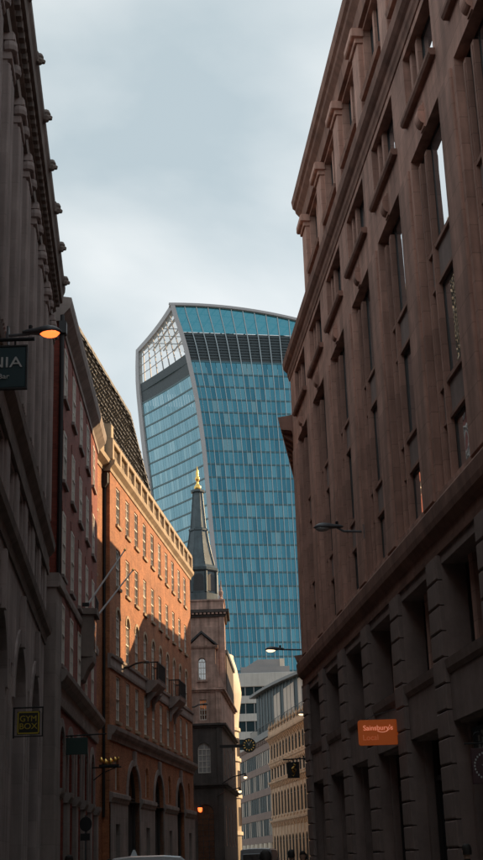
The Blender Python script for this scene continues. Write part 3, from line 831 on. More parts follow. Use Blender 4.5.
# ------------------------------------------------------------------ church with a lead spire
def prism(b, pts, z0, z1):
    A = [b.P(s, o, z0) for s, o in pts]; B = [b.P(s, o, z1) for s, o in pts]; n = len(pts)
    b.f.append(A[::-1]); b.f.append(B); b.m += [b.cur] * 2
    for k in range(n):
        b.f.append([A[k], A[(k + 1) % n], B[(k + 1) % n], B[k]]); b.m.append(b.cur)
def church():
    G = -1                     # out is towards the viewer
    T = thing('church', 'stone church with dark lead spire and gilded finial beside the orange brick building', 'church', (-4.5, 125.0, 0))
    # body: lower dark storeys and the lighter upper storey, street side running away
    def body(x1, z0, z1, grow=0.0):
        return [(-6.0, 0 + grow), (x1 + grow, 0 + grow), (x1 + 0.95 + grow, -20 - grow), (-6.0, -20 - grow)]
    def fwall(m, z0, z1, ops, name):
        b = MB(G); b.wall(-6, 1.75, z0, z1, ops, 0, 0.35)
        b.quad((1.75, 0, z0), (2.70, -20, z0), (2.70, -20, z1), (1.75, 0, z1)); b.quad((-6, 0, z0), (-6, -20, z0), (-6, -20, z1), (-6, 0, z1))
        put(b, name, m, T)
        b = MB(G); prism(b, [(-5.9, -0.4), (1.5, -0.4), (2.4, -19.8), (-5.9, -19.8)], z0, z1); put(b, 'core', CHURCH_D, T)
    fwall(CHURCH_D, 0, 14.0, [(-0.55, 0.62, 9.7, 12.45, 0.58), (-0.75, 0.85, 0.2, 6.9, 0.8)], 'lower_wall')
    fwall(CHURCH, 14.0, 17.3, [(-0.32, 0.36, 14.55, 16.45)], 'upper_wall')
    window(T, G, 0.035, 9.72, 1.17, 2.72, -0.18, 'fine', arch=0.58, glass=GLASS_B)
    window(T, G, 0.02, 14.57, 0.68, 1.86, -0.18, 'fine', glass=GLASS)
    window(T, G, 0.05, 0.25, 1.6, 6.6, -0.2, 'fine', arch=0.8, glass=GLASS, fm=FRAME_D, name='doorway')
    # side windows towards the street
    for k in range(4):
        y = -3.2 - 4.4 * k
        for z, h in ((9.6, 2.8), (3.2, 3.6)):
            b = MB(G); x = 1.75 + 0.0475 * -y
            b.box(x - 0.1, x + 0.03, y - 0.7, y + 0.7, z, z + h); wf = put(b, 'window', CHURCH, T)
            b = MB(G); b.box(x - 0.1, x + 0.045, y - 0.55, y + 0.55, z + 0.15, z + h - 0.2); put(b, 'pane', GLASS, wf)
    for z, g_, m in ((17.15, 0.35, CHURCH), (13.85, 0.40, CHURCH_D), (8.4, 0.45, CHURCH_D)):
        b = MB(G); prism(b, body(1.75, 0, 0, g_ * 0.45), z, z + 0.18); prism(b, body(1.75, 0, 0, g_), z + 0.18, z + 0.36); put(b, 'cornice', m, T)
    # pilaster strips at the corner
    for x0, x1 in ((-1.35, -0.95), (1.22, 1.62)):
        b = MB(G); b.bbox(x0, x1, 0.0, 0.10, 14.25, 17.12, 0.02); put(b, 'pilaster', CHURCH, T)
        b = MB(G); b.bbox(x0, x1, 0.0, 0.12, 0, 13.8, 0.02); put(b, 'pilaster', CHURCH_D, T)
    # pedimented attic block
    b = MB(G); b.wall(-1.3, 1.3, 17.5, 21.45, [(-0.36, 0.36, 18.3, 20.4, 0.36)], 0.0, 0.3)
    b.quad((1.3, 0, 17.5), (1.3, -3, 17.5), (1.3, -3, 21.45), (1.3, 0, 21.45)); b.quad((-1.3, 0, 17.5), (-1.3, -3, 17.5), (-1.3, -3, 21.45), (-1.3, 0, 21.45))
    put(b, 'attic', CHURCH, T)
    b = MB(G); b.box(-1.2, 1.2, -3, -0.32, 17.5, 21.45); put(b, 'core', CHURCH_D, T)
    window(T, G, 0, 18.32, 0.72, 2.06, -0.15, 'fine', arch=0.36, glass=GLASS)
    b = MB(G); N = 8
    for j in range(N):
        t0, t1 = math.pi * j / N, math.pi * (j + 1) / N
        b.poly([(-.36 * math.cos(t0), 20.04 + .36 * math.sin(t0)), (-.36 * math.cos(t1), 20.04 + .36 * math.sin(t1)), (-.5 * math.cos(t1), 20.04 + .5 * math.sin(t1)), (-.5 * math.cos(t0), 20.04 + .5 * math.sin(t0))], 0, 0.06)
    b.box(-0.5, 0.5, 0, 0.14, 18.12, 18.28)
    put(b, 'window_surround', CHURCH, T)
    b = MB(G); b.poly([(-1.3, 21.46), (1.3, 21.46), (0, 22.7)], -3, 0.02); p = put(b, 'pediment', CHURCH, T)
    b = MB(G); b.mould(-1.55, 1.55, [(-3, 21.30), (0.12, 21.30), (0.22, 21.46), (0.24, 21.58), (-3, 21.58)]); put(b, 'cornice', CHURCH, p)
    b = MB(G)
    for s_ in (-1, 1):
        b.poly([(s_ * 1.58, 21.58), (s_ * 1.38, 21.58), (0, 22.74), (0, 22.98)], -3.1, 0.28)
    put(b, 'raking_roof', SLATE, p)
    # scroll and side attic
    b = MB(G)
    pts = [(1.3, 17.6), (2.0, 17.6), (1.95, 18.0), (1.72, 18.5), (1.52, 19.1), (1.45, 19.7), (1.3, 19.8)]
    b.poly(pts, -0.6, -0.1); put(b, 'scroll', CHURCH, T)
    b = MB(G); prism(b, [(-5.5, -3.2), (2.3, -3.2), (2.75, -17), (-5.5, -17)], 17.5, 21.2); put(b, 'side_attic', CHURCH_D, T)
    b = MB(G); prism(b, [(-5.7, -3.0), (2.45, -3.0), (2.95, -17.2), (-5.7, -17.2)], 21.2, 21.55); put(b, 'lead_flat', LEAD, T)
    # tower
    C = -3.4; UP = 0.65; SX = -0.2
    b = MB(G); b.box(-2.3, 2.2, C - 2.25, C + 2.25, 17.5, 24.7)
    put(b, 'tower_shaft', CHURCH, T)
    for s_ in (-2.05, 1.95):
        b = MB(G); b.bbox(s_ - 0.28, s_ + 0.28, C + 2.24, C + 2.36, 17.5, 24.6, 0.02); put(b, 'pilaster', CHURCH, T)
    b = MB(G); b.bbox(-1.1, 1.0, C + 2.24, C + 2.30, 19.2, 23.6, 0.02); b.box(-0.7, 0.6, C + 2.28, C + 2.32, 19.6, 23.2); put(b, 'belfry_panel', CHURCH, T)
    b = MB(G); b.box(-2.5, 2.4, C - 2.45, C + 2.45, 24.5, 24.72); b.box(-2.8, 2.7, C - 2.75, C + 2.75, 24.9, 25.2); b.box(-2.55, 2.45, C - 2.5, C + 2.5, 24.72, 24.9); cn = put(b, 'tower_cornice', CHURCH_D, T)
    dn = MB(G); dn.box(-0.11, 0.11, 0, 0.2, 0, 0.17); dm = dn.mesh('dentil', CHURCH)
    for k in range(13):
        link('dentil', dm, cn, (-2.4 + 0.39 * k, -(C + 2.48), 24.73))
    b = MB(G); b.box(-2.3, 2.2, C - 2.25, C + 2.25, 25.2, 26.1); b.box(-2.4, 2.3, C - 2.35, C + 2.35, 26.1, 26.25); put(b, 'parapet', CHURCH, T)
    urn = MB(G); urn.ring([(0.16, 0), (0.16, 0.15), (0.07, 0.25), (0.2, 0.5), (0.22, 0.75), (0.1, 0.95), (0.13, 1.05), (0.06, 1.3), (0.03, 1.9)], 0, 0, 10); um = urn.mesh('urn', CHURCH)
    for sx in (-2.05, 1.95):
        for sy in (C - 2.0, C + 2.0):
            link('urn', um, T, (sx, -sy, 26.25))
    R8 = math.pi / 8
    def lift(o): o.location.x += SX; o.location.z += UP
    b = MB(G); b.ring([(1.95, 25.4), (1.95, 26.4), (1.80, 26.5), (1.80, 28.7)], 0, C, 8, rot=R8); lan = put(b, 'lantern', LEAD, T); lift(lan)
    for k in range(8):
        a = k * math.pi / 4
        b = MB(G)
        me = [(-0.48, 26.65), (0.48, 26.65)] + [(0.48 * math.cos(math.pi * j / 8), 27.9 + 0.48 * math.sin(math.pi * j / 8)) for j in range(9)]
        b.poly(me, 0, 0.03)
        o = put(b, 'louvre', SLATE, lan, (1.665 * math.sin(a), -(C + 1.665 * math.cos(a)), 0)); o.rotation_euler = (0, 0, a)
        b = MB(G); b.tube([(1.84 * math.cos(a + R8), C + 1.84 * math.sin(a + R8), 26.5), (1.84 * math.cos(a + R8), C + 1.84 * math.sin(a + R8), 28.6)], 0.13, 8); put(b, 'angle_column', LEAD, lan)
    b = MB(G)
    b.ring([(1.86, 28.6), (2.02, 28.75), (2.05, 29.0), (1.92, 29.05), (1.66, 29.35), (1.36, 30.5), (1.12, 31.7), (0.92, 32.95), (1.02, 33.0), (1.02, 33.15), (0.82, 33.3), (0.50, 37.05), (0.72, 37.1), (0.74, 37.32), (0.45, 37.42)], 0, C, 8, rot=R8)
    sp = put(b, 'spire', LEAD, T); lift(sp)
    for k in range(8):
        a = R8 + k * math.pi / 4
        b = MB(G); b.tube([(r * math.cos(a), C + r * math.sin(a), z) for r, z in ((1.68, 29.35), (1.38, 30.5), (1.14, 31.7), (0.94, 32.95), (1.03, 33.1), (0.83, 33.3), (0.51, 37.05))], 0.05, 6); put(b, 'lead_roll', LEAD, sp)
    b = MB(G); b.ring([(0.26, 37.42), (0.34, 37.52), (0.36, 37.72), (0.20, 37.95), (0.10, 38.2), (0.14, 38.35), (0.24, 38.5), (0.25, 38.68), (0.13, 38.85), (0.15, 39.05), (0.16, 39.25), (0.08, 39.5), (0.03, 39.95)], 0, C, 12); lift(put(b, 'finial', GOLD, T, smooth=True))
church()

# ------------------------------------------------------------------ curved cream building
def cream_building():
    T = thing('cream_rounded_building', 'cream stone building with a rounded corner and coved cornice past the church', 'building', (-7.0, 153.5, 0))
    b = MB(); b.ring([(5.55, 0), (5.55, 16.2), (5.6, 17.2), (5.75, 18.5), (5.98, 20.0), (6.0, 20.5), (5.85, 21.6), (5.55, 23.2), (5.2, 24.4), (5.2, 24.7)], 0, 0, 64); put(b, 'wall', CREAM, T, smooth=True)
    fl = MB(); fl.ring([(5.56, 0), (5.75, 0.0), (5.75, 0.35), (5.56, 0.4)], 0, 0, 64); fm = fl.mesh('string_course', CREAM)
    for z in (4.6, 8.6, 12.6, 16.0): link('string_course', fm, T, (0, 0, z))
    for z in (5.6, 9.6, 13.2):
        for k in range(18):
            a = k * 2 * math.pi / 18 + 0.15
            b = MB(); b.box(-0.05, 0.05, -0.5, 0.5, 0, 2.0); o = put(b, 'window', GLASS, T, (5.56 * math.cos(a), 5.56 * math.sin(a), z)); o.rotation_euler = (0, 0, a)
    b = MB(); b.box(-14, -1, -4.6, 40, 0, 24.0); put(b, 'wing', CREAM, T)
cream_building()

# ------------------------------------------------------------------ right-hand row past the brown stone building; unseen blocks shaped to cast shade
RD = Vector((math.sin(rad(5.8)), math.cos(rad(5.8))))
RN = Vector((math.cos(rad(5.8)), -math.sin(rad(5.8))))
RB0 = Vector((-4.21, 95.2)) + RN * 11.1
def side_block(name, label, s0, s1, h, body_m, roof_extra, rows, cornice=True, setback=0.0, group=None):
    G = 1
    p = RB0 + RD * s0 - RN * 0.0
    T = front(name, label, (p.x, p.y), 5.8)
    L = s1 - s0
    ops = []
    n = max(1, int(L / 3.2)); pw = L / n
    for k in range(n):
        for z, hh in rows:
            ops.append((pw * k + pw / 2 - 0.6, pw * k + pw / 2 + 0.6, z, z + hh))
    b = MB(G); b.wall(0, L, 0, h, ops, 0, 0.3); b.quad((0, 0, 0), (0, -14, 0), (0, -14, h), (0, 0, h)); b.quad((L, 0, 0), (L, -14, 0), (L, -14, h), (L, 0, h))
    b.quad((0, 0, h), (L, 0, h), (L, -14, h), (0, -14, h)); put(b, 'facade', body_m, T)
    b = MB(G); b.box(0.05, L - 0.05, -13.9, -0.35, 0, h - 0.05); put(b, 'core', body_m, T)
    for o_ in ops:
        window(T, G, (o_[0] + o_[1]) / 2, o_[2] + 0.02, 1.2, o_[3] - o_[2] - 0.04, -0.15, 'sash', glass=GLASS)
    return T, L
A, LA = side_block('modillion_cornice_building', 'dark stone building with bracketed cornices just past the brown stone building', -43.3, -23.5, 18.2, STONE_RC, 0, ((1, 3), (5, 2.6), (10.2, 2.4), (14.2, 2.4)))
b = MB(1); b.mould(-0.6, LA, [(-0.3, 17.7), (0.10, 17.7), (0.16, 17.95), (0.30, 18.1), (0.36, 18.35), (0.78, 18.42), (0.86, 18.7), (0.90, 18.95), (-0.3, 19.1)]); cA = put(b, 'cornice', STONE_RC, A)
mo = MB(1); mo.mould(-0.13, 0.13, [(0.14, 17.95), (0.26, 17.98), (0.5, 18.15), (0.72, 18.3), (0.74, 18.41), (0.14, 18.41)]); mm = mo.mesh('modillion', STONE_RC)
for k in range(24): link('modillion', mm, cA, (0.1 + k * 0.8, 0, 0))
b = MB(1); b.mould(-0.5, LA, [(-0.3, 8.5), (0.08, 8.5), (0.14, 8.7), (0.45, 8.95), (0.58, 9.0), (0.66, 9.2), (-0.3, 9.3)]); put(b, 'cornice', STONE_RC, A)
b = MB(1); b.mould(0.3, LA, [(-1.2, 19.0), (-2.6, 26), (-3.2, 29.8), (-12, 29.8), (-13, 19.0)]); put(b, 'roof', SLATE, A)  # hidden roof, made tall to shade the red brick front
B_, LB = side_block('unseen_brick_block', 'unseen brick block in the street row, shaped to shade the orange brick building', -23.4, -16.3, 23.9, BRICK_D, 0, ((1, 3), (5, 2.4), (9, 2.4), (13, 2.4), (17, 2.4)))
Bg, LG = side_block('unseen_low_house', 'unseen low house in the street row, leaving a sun gap on the orange brick building', -16.2, -11.7, 17.4, TRIM_G, 0, ((1, 3), (5, 2.4), (9, 2.4), (12.6, 2.4)))
C1, LC = side_block('unseen_gable_building', 'unseen stone building with rounded shoulder shaped to shade the orange brick building', -11.6, 14.5, 19.0, STONE_R, 0, ((1, 3), (5, 2.4), (9, 2.4), (13, 2.4)))
b = MB(1); pts = [(0, 19.0)] + [(5.4 - 5.2 * math.cos(t * math.pi / 16), 19.0 + 3.2 * math.sin(t * math.pi / 16)) for t in range(1, 9)] + [(LC, 23.0), (LC, 19.0)]
b.poly(pts, -14, -0.05); put(b, 'gable', STONE_R, C1)  # unseen outline, rounded to shape the shadow edge opposite
side_block('unseen_grey_block', 'unseen grey stone block in the street row, made tall to shade the church', 14.6, 38, 28.0, STONE_L, 0, ((1, 3), (5, 2.4), (9, 2.4), (13, 2.4), (17, 2.4)))  # unseen; height raised to keep sun off the church side
side_block('brown_stone_block', 'brown stone block closing the street row past the church', 38.1, 66, 26.0, STONE_R, 0, ((1, 3), (5, 2.4), (9, 2.4), (13, 2.4), (17, 2.4)))

# ------------------------------------------------------------------ far end of the street: ornate building, banded office, glass storeys, pale slab
FAR0 = (7.53, 190.0)
def ornate_building():
    G = 1
    T = front('ornate_sandstone_building', 'ornate golden sandstone building with carved cornices at the far street end', FAR0, -9.2)
    L0, L = -8.0, 28.6
    b = MB(G); b.box(L0, L - 0.03, -14, -0.25, 0, 20.4); put(b, 'core', SAND, T)
    P = 2.6
    n = int((L - L0) / P)
    fl = ((1.0, 4.6, 0.8), (8.6, 3.6, 0.75), (14.2, 2.1, 0), (17.3, 2.4, 0.75))
    ops = []
    for k in range(n):
        a = L0 + P * (k + 0.5)
        for z, h, ar in fl:
            ops.append((a - 0.75, a + 0.75, z, z + h, ar) if ar else (a - 0.75, a + 0.75, z, z + h))
    b = MB(G); b.wall(L0, L, 0, 20.6, ops, 0, 0.16); b.quad((L, 0, 0), (L, -0.7, 0), (L, -0.7, 20.6), (L, 0, 20.6)); put(b, 'facade', SAND, T)
    colm = {}
    for z0, z1 in ((0.3, 7.2), (8.2, 13.2), (16.9, 20.0)):
        c = MB(G); c.bbox(-0.42, 0.42, 0, 0.14, z0, z0 + 0.4, 0.03); c.ring([(0.25, z0 + .4), (0.22, z1 - .5), (0.34, z1 - .1), (0.36, z1)], 0, -0.12, 12); colm[z0] = c.mesh('column', SAND)
    for k in range(n + 1):
        a = L0 + P * k
        for z0 in colm: link('column', colm[z0], T, (a, 0, 0))
    for k in range(n):
        a = L0 + P * (k + 0.5)
        for z, h, ar in fl:
            window(T, G, a, z + 0.02, 1.5, h - 0.04, -0.08, 'plain', arch=ar, glass=GLASS_D, fm=FRAME_D)
            b = MB(G); b.mould(a - 0.95, a + 0.95, [(0, z - 0.22), (0.08, z - 0.2), (0.11, z), (0, z + 0.02)]); put(b, 'sill', SAND, T)
    for z, d in ((7.4, 0.4), (13.3, 0.45), (16.4, 0.3), (20.3, 0.7)):
        b = MB(G); b.mould(L0, L + 0.3, [(-0.3, z - 0.2), (0.12, z - 0.2), (0.18, z), (d * .5, z + 0.1), (d, z + 0.25), (d + .05, z + 0.5), (-0.3, z + 0.6)]); c = put(b, 'cornice', SAND, T)
        br = MB(G); br.mould(-0.16, 0.16, [(0.05, z - 0.55), (0.2, z - 0.5), (d * .8, z + 0.05), (d * .8, z + 0.12), (0.05, z + 0.12)]); bmsh = br.mesh('bracket', SAND)
        for k in range(int((L - L0) / 1.3)): link('bracket', bmsh, c, (L0 + 0.65 + 1.3 * k, 0, 0))
    b = MB(G); b.box(L0, L, -0.4, 0.25, 20.9, 21.7)
    put(b, 'parapet', SAND, T)
    ur = MB(G); ur.ring([(0.3, 21.7), (0.3, 21.9), (0.12, 22.0), (0.3, 22.4), (0.1, 22.8), (0.03, 23.2)], 0, 0, 8); um = ur.mesh('urn', SAND)
    for k in range(n + 1): link('urn', um, T, (L0 + P * k, 0, 0))
ornate_building()
def banded_office():
    G = 1
    d = Vector((math.sin(rad(-9.2)), math.cos(rad(-9.2))))
    p = Vector(FAR0) + d * 28.75
    T = front('banded_office_building', 'brown banded office block with pale blinds beside the ornate sandstone building', (p.x, p.y), -9.2)
    L = 36.0
    b = MB(G); b.box(0, L, -14, -0.6, 0, 20.0); put(b, 'core', GREY_C, T)
    for z in (4.6, 8.35, 12.1, 15.85, 19.3):
        b = MB(G); b.bbox(0, L, -0.6, 0.0, z, z + 1.15, 0.04); put(b, 'spandrel_band', CONC, T)
    for z0, z1 in ((5.75, 8.35), (9.5, 12.1), (13.25, 15.85), (17.0, 19.3)):
        b = MB(G); b.box(0.1, L, -0.14, -0.12, z0, z1); put(b, 'pane', GLASS_D, T)
        for k in range(22):
            a = 0.8 + k * 1.62
            b = MB(G); b.box(a, a + 0.12, -0.12, -0.07, z0, z1); put(b, 'mullion', FRAME_D, T)
            if random.random() < 0.6:
                b = MB(G); b.box(a + 0.2, a + random.uniform(0.8, 1.3), -0.118, -0.112, z0 + 0.05, z1 - 0.02); put(b, 'blind', BLIND, T)
    for k in range(8):
        b = MB(G); b.ring([(0.55, 0), (0.55, 4.6)], 0, 0, 12); put(b, 'column', CREAM, T, (2 + k * 4.5, -0.1, 0))
    b = MB(G); b.box(0.1, L, -1.6, -1.5, 0.2, 4.6); put(b, 'shop_glass', GLASS, T)
    # roof railing
    for k in range(24):
        b = MB(G); b.box(-0.2, 0.2, -0.3, 0.15, 20.45, 21.15); put(b, 'crenel', CONC, T, (0.7 + 1.5 * k, 0, 0))
banded_office()
def glass_storeys():
    G = 1
    p = Vector(FAR0) + Vector((math.cos(rad(-9.2)), -math.sin(rad(-9.2)))) * 1.3
    T = front('glass_roof_storeys', 'glass roof storeys with sweeping eaves and pale blinds above the ornate building', (p.x, p.y), -9.2)
    top = lambda s: 27.9 + 2.6 * math.sin(math.pi * min(1, max(0, (s + 6) / 62)) * 0.5)
    b = MB(G); b.box(-8, 49.5, -10, -0.4, 20.5, 27.6); put(b, 'core', GREY_C, T)
    for k in range(19):
        s0 = -8 + k * 3.0
        b = MB(G); b.poly([(s0 + 0.1, 22.6), (s0 + 2.9, 22.6), (s0 + 2.9, top(s0 + 2.9) - 0.5), (s0 + 0.1, top(s0) - 0.5)], -0.12, -0.08); put(b, 'pane', GLASS_D, T)
        b = MB(G); b.box(s0 - 0.12, s0 + 0.12, -0.2, -0.02, 20.5, top(s0) - 0.4); put(b, 'mullion', FRAME_D, T)
        if 3 <= k <= 12 and k % 4 != 2:
            b = MB(G); b.box(s0 + 0.2, s0 + 2.8, -0.06, -0.04, 23.0, 28.0); put(b, 'blind', BLIND, T)
    b = MB(G); N = 20
    for k in range(N):
        s0, s1 = -9 + 60 * k / N, -9 + 60 * (k + 1) / N
        b.poly([(s0, top(s0) - 0.55), (s1, top(s1) - 0.55), (s1, top(s1) - 0.1), (s0, top(s0) - 0.1)], -10, 0.9)
    put(b, 'eaves', FRAME_D, T)
    b = MB(G); b.bbox(-8, 50, -0.4, 1.2, 21.4, 22.5, 0.05); put(b, 'gutter_ledge', FRAME_D, T)
    b = MB(G)
    for k in range(56): b.box(-8 + k * 1.04, -7.95 + k * 1.04, 1.0, 1.05, 22.5, 23.6)
    b.box(-8, 50, 0.99, 1.06, 23.6, 23.66); put(b, 'railing', IRON, T)
    b = MB(G); b.box(-8, -1.5, -9, -0.3, 29, 31.5); put(b, 'plant_room', CONC, T)
glass_storeys()
def pale_slab():
    T = thing('pale_banded_slab', 'pale horizontal banded office slab in front of the glass tower foot', 'building', (3.5, 300, 0))
    b = MB(-1); b.box(-9, 30, -18, -0.3, 0, 42.6); put(b, 'core', GREY_C, T)
    for z in (8, 12, 16, 20, 24, 28, 32, 36):
        b = MB(-1); b.bbox(-9, 30, -0.3, 0.1, z, z + 1.7, 0.05); put(b, 'spandrel_band', WHITE_C, T)
        b = MB(-1); b.box(-9, 30, -0.28, -0.22, z + 1.7, z + 4.0); put(b, 'pane', GLASS_D, T)
        for k in range(20):
            b = MB(-1); b.box(-0.1, 0.1, -0.22, -0.05, z + 1.7, z + 4.0); put(b, 'mullion', GREY_C, T, (-8.6 + 2 * k, 0, 0))
    b = MB(-1); b.bbox(-9.3, 30, -0.3, 0.4, 39.7, 42.8, 0.1); put(b, 'parapet', WHITE_C, T)
    b = MB(-1); b.box(-5.5, 5.8, -14, -1.5, 42.8, 44.4); put(b, 'plant_room', GREY_C, T)
    b = MB(-1); b.poly([(-4.5, 44.4), (-1.5, 46.2), (4.6, 46.2), (4.6, 44.4)], -12, -2.5); put(b, 'plant_room', GREY_C, T)
    b = MB(-1); b.box(3.6, 4.7, -12, -2.3, 44.4, 46.3); put(b, 'plant_room_lit_end', CREAM, T)  # cream piece stands in for the sunlit right face of the plant room
pale_slab()

# ------------------------------------------------------------------ flared glass tower
def lerp_tab(tab, z):
    for (z0, v0), (z1, v1) in zip(tab, tab[1:]):
        if z0 <= z <= z1: return v0 + (v1 - v0) * (z - z0) / (z1 - z0)
    return tab[-1][1] if z > tab[-1][0] else tab[0][1]
def smooth_tab(tab, z, r=7.0):
    return sum(lerp_tab(tab, min(165, max(0, z + r * q))) for q in (-1, -.5, 0, .5, 1)) / 5
def glass_tower():
    O = Vector((-20.5, 365.0))
    T = thing('flared_glass_tower', 'tall flared blue glass tower with pale vertical fins and curved sky garden roof', 'tower', (O.x, O.y, 0))
    F = Vector((math.sin(rad(80)), math.cos(rad(80)))); K = Vector((math.sin(rad(-24)), math.cos(rad(-24))))
    NF = Vector((F.y, -F.x)) * 1.0                # towards the viewer
    E1 = ((0, 15.2), (61.6, 13.2), (81.7, 12.0), (97, 10.9), (119.2, 9.5), (136, 7.4), (153.4, 4.0), (165, 0.0))
    E0 = ((0, 9.5), (60, 7.6), (90, 5.6), (117, 3.1), (128, 1.8), (150, -0.2), (161, 0.0))
    WD = 84.0; KL = 29.8
    e1 = lambda z: smooth_tab(E1, z, 5); e0 = lambda z: smooth_tab(E0, z, 5)
    e2 = lambda z: WD - smooth_tab(E1, z, 5)
    roofz = lambda s: 164.3 + 0.045 * s - 0.0034 * s * s
    def fp(u, z, o=0.0):                            # point on the front; u from the near corner to the hidden one
        s = e1(z) + (e2(z) - e1(z)) * u
        p = F * s + NF * o
        return (p.x, p.y, z)
    KN = Vector((-K.y, K.x))                        # out of the flank
    def kp(v, z, o=0.0):
        a = F * e1(z); c = K * KL + F * e0(z)
        p = a + (c - a) * v + KN * (-0.4 * math.sin(math.pi * v) + o)
        return (p.x, p.y, z)
    ktop = lambda v: 164.2 - 3.4 * v
    def top_u(u):                                   # height of the roof edge above u
        z = 160.0
        for _ in range(4): z = roofz(e1(z) + (e2(z) - e1(z)) * u)
        return z
    FH = 4.05
    floors = [FH * k for k in range(0, 37)]         # up to 145.8
    NU = 46
    # front panes
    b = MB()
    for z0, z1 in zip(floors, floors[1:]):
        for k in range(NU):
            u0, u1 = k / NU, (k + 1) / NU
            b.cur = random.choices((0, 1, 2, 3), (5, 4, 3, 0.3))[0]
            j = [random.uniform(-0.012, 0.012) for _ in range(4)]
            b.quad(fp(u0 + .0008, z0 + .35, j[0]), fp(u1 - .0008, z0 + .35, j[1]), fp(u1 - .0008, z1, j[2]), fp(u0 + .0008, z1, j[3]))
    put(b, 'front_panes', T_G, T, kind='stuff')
    for z in floors:
        b = MB(); n = 24
        for k in range(n):
            u0, u1 = k / n, (k + 1) / n
            A_ = [fp(u0, z - .12, -.25), fp(u1, z - .12, -.25), fp(u1, z + .38, -.25), fp(u0, z + .38, -.25)]; B_ = [fp(u0, z - .12, .12), fp(u1, z - .12, .12), fp(u1, z + .38, .12), fp(u0, z + .38, .12)]
            b.quad(*B_); b.quad(A_[0], A_[1], B_[1], B_[0]); b.quad(A_[3], A_[2], B_[2], B_[3])
        put(b, 'floor_edge', T_BAND, T)
    # fins: broad every other line, slim between
    zs = [4.05 * k for k in range(0, 36)] + [144, 147, 150, 153, 156, 159, 161, 163, 164.5]
    for k in range(NU + 1):
        u = k / NU
        major = k % 2 == 0
        zt = top_u(u)
        b = MB(); hw, dp = (0.10, 0.38) if major else (0.05, 0.2)
        zz = [z for z in zs if z < zt - 0.6] + [zt - 0.3] if major else [z for z in zs if z < 147]
        off = hw / (WD - 20)
        for z0, z1 in zip(zz, zz[1:]):
            p = [fp(u - off, z0, dp), fp(u + off, z0, dp), fp(u + off, z1, dp), fp(u - off, z1, dp)]; q = [fp(u - off, z0, -.1), fp(u + off, z0, -.1), fp(u + off, z1, -.1), fp(u - off, z1, -.1)]
            b.quad(*p); b.quad(p[0], p[3], q[3], q[0]); b.quad(p[1], p[2], q[2], q[1])
        put(b, 'fin', T_FIN, T)
    # louvred plant band and sky-garden glazing of the front
    b = MB()
    for k in range(24):
        for z0 in [147.2 + 0.9 * j for j in range(9)]:
            u0, u1 = k / 24, (k + 1) / 24
            b.quad(fp(u0, z0, 0.0), fp(u1, z0, 0.0), fp(u1, z0 + .82, -.25), fp(u0, z0 + .82, -.25))
    put(b, 'louvre_band', T_DARK, T)
    b = MB()
    for k in range(24):
        u0, u1 = k / 24, (k + 1) / 24
        A_ = [145.8, 147.2]
        b.quad(fp(u0, 145.6, -.3), fp(u1, 145.6, -.3), fp(u1, 155.4, -.35), fp(u0, 155.4, -.35))
    put(b, 'louvre_backing', T_DARK, T)
    b = MB()
    for k in range(24):
        u0, u1 = k / 24, (k + 1) / 24
        t0, t1 = top_u(u0), top_u(u1)
        for j in range(3):
            f0, f1 = j / 3, (j + 1) / 3
            b.quad(fp(u0, 155.4 + (t0 - 155.9) * f0), fp(u1, 155.4 + (t1 - 155.9) * f0), fp(u1, 155.4 + (t1 - 155.9) * f1), fp(u0, 155.4 + (t0 - 155.9) * f1))
    put(b, 'sky_garden_front', SKYFRONT, T)
    # interior of the garden: stepped floor and back terraces seen through the glass
    b = MB()
    for st_, (d0, z1) in enumerate(((4, 152), (9, 155), (14, 157.5), (19, 159.5))):
        P0 = [F * (e1(150) + 14 + st_ * 2) + K * d0, F * (e2(150) - 2) + K * d0, F * (e2(150) - 2) + K * 27, F * (e1(150) + 14 + st_ * 2) + K * 27]
        A_ = [b.P(p.x, p.y, 145.8) for p in P0]; B_ = [b.P(p.x, p.y, z1) for p in P0]
        b.f.append(B_); b.m.append(0)
        for k in range(4): b.f.append([A_[k], A_[(k + 1) % 4], B_[(k + 1) % 4], B_[k]]); b.m.append(0)
    put(b, 'terrace', T_BAND, T)
    # flank panes and floor edges
    NV = 22
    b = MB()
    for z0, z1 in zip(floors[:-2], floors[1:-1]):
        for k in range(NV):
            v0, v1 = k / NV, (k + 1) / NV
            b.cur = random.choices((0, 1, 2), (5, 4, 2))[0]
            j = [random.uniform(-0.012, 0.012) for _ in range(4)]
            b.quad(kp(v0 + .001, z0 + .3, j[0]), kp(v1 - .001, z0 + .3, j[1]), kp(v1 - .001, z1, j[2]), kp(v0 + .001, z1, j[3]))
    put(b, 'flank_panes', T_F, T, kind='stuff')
    for z in floors[:-1]:
        b = MB(); n = 12
        for k in range(n):
            v0, v1 = k / n, (k + 1) / n
            A_ = [kp(v0, z - .1, -.2), kp(v1, z - .1, -.2), kp(v1, z + .35, -.2), kp(v0, z + .35, -.2)]; B_ = [kp(v0, z - .1, .16), kp(v1, z - .1, .16), kp(v1, z + .35, .16), kp(v0, z + .35, .16)]
            b.quad(*B_); b.quad(A_[0], A_[1], B_[1], B_[0]); b.quad(A_[3], A_[2], B_[2], B_[3])
        put(b, 'flank_floor_edge', T_FBAND, T)
    b = MB()
    for k in range(14):
        v0, v1 = k / 14, (k + 1) / 14
        b.quad(kp(v0, 141.6), kp(v1, 141.6), kp(v1, 148.6), kp(v0, 148.6))
    put(b, 'flank_louvre', T_DARK, T)
    # sky-garden end wall: clear glass in a grid, and the glazed roof with ribs
    b = MB(); bars = MB()
    bk = [1 - q / 6 for q in range(7)]
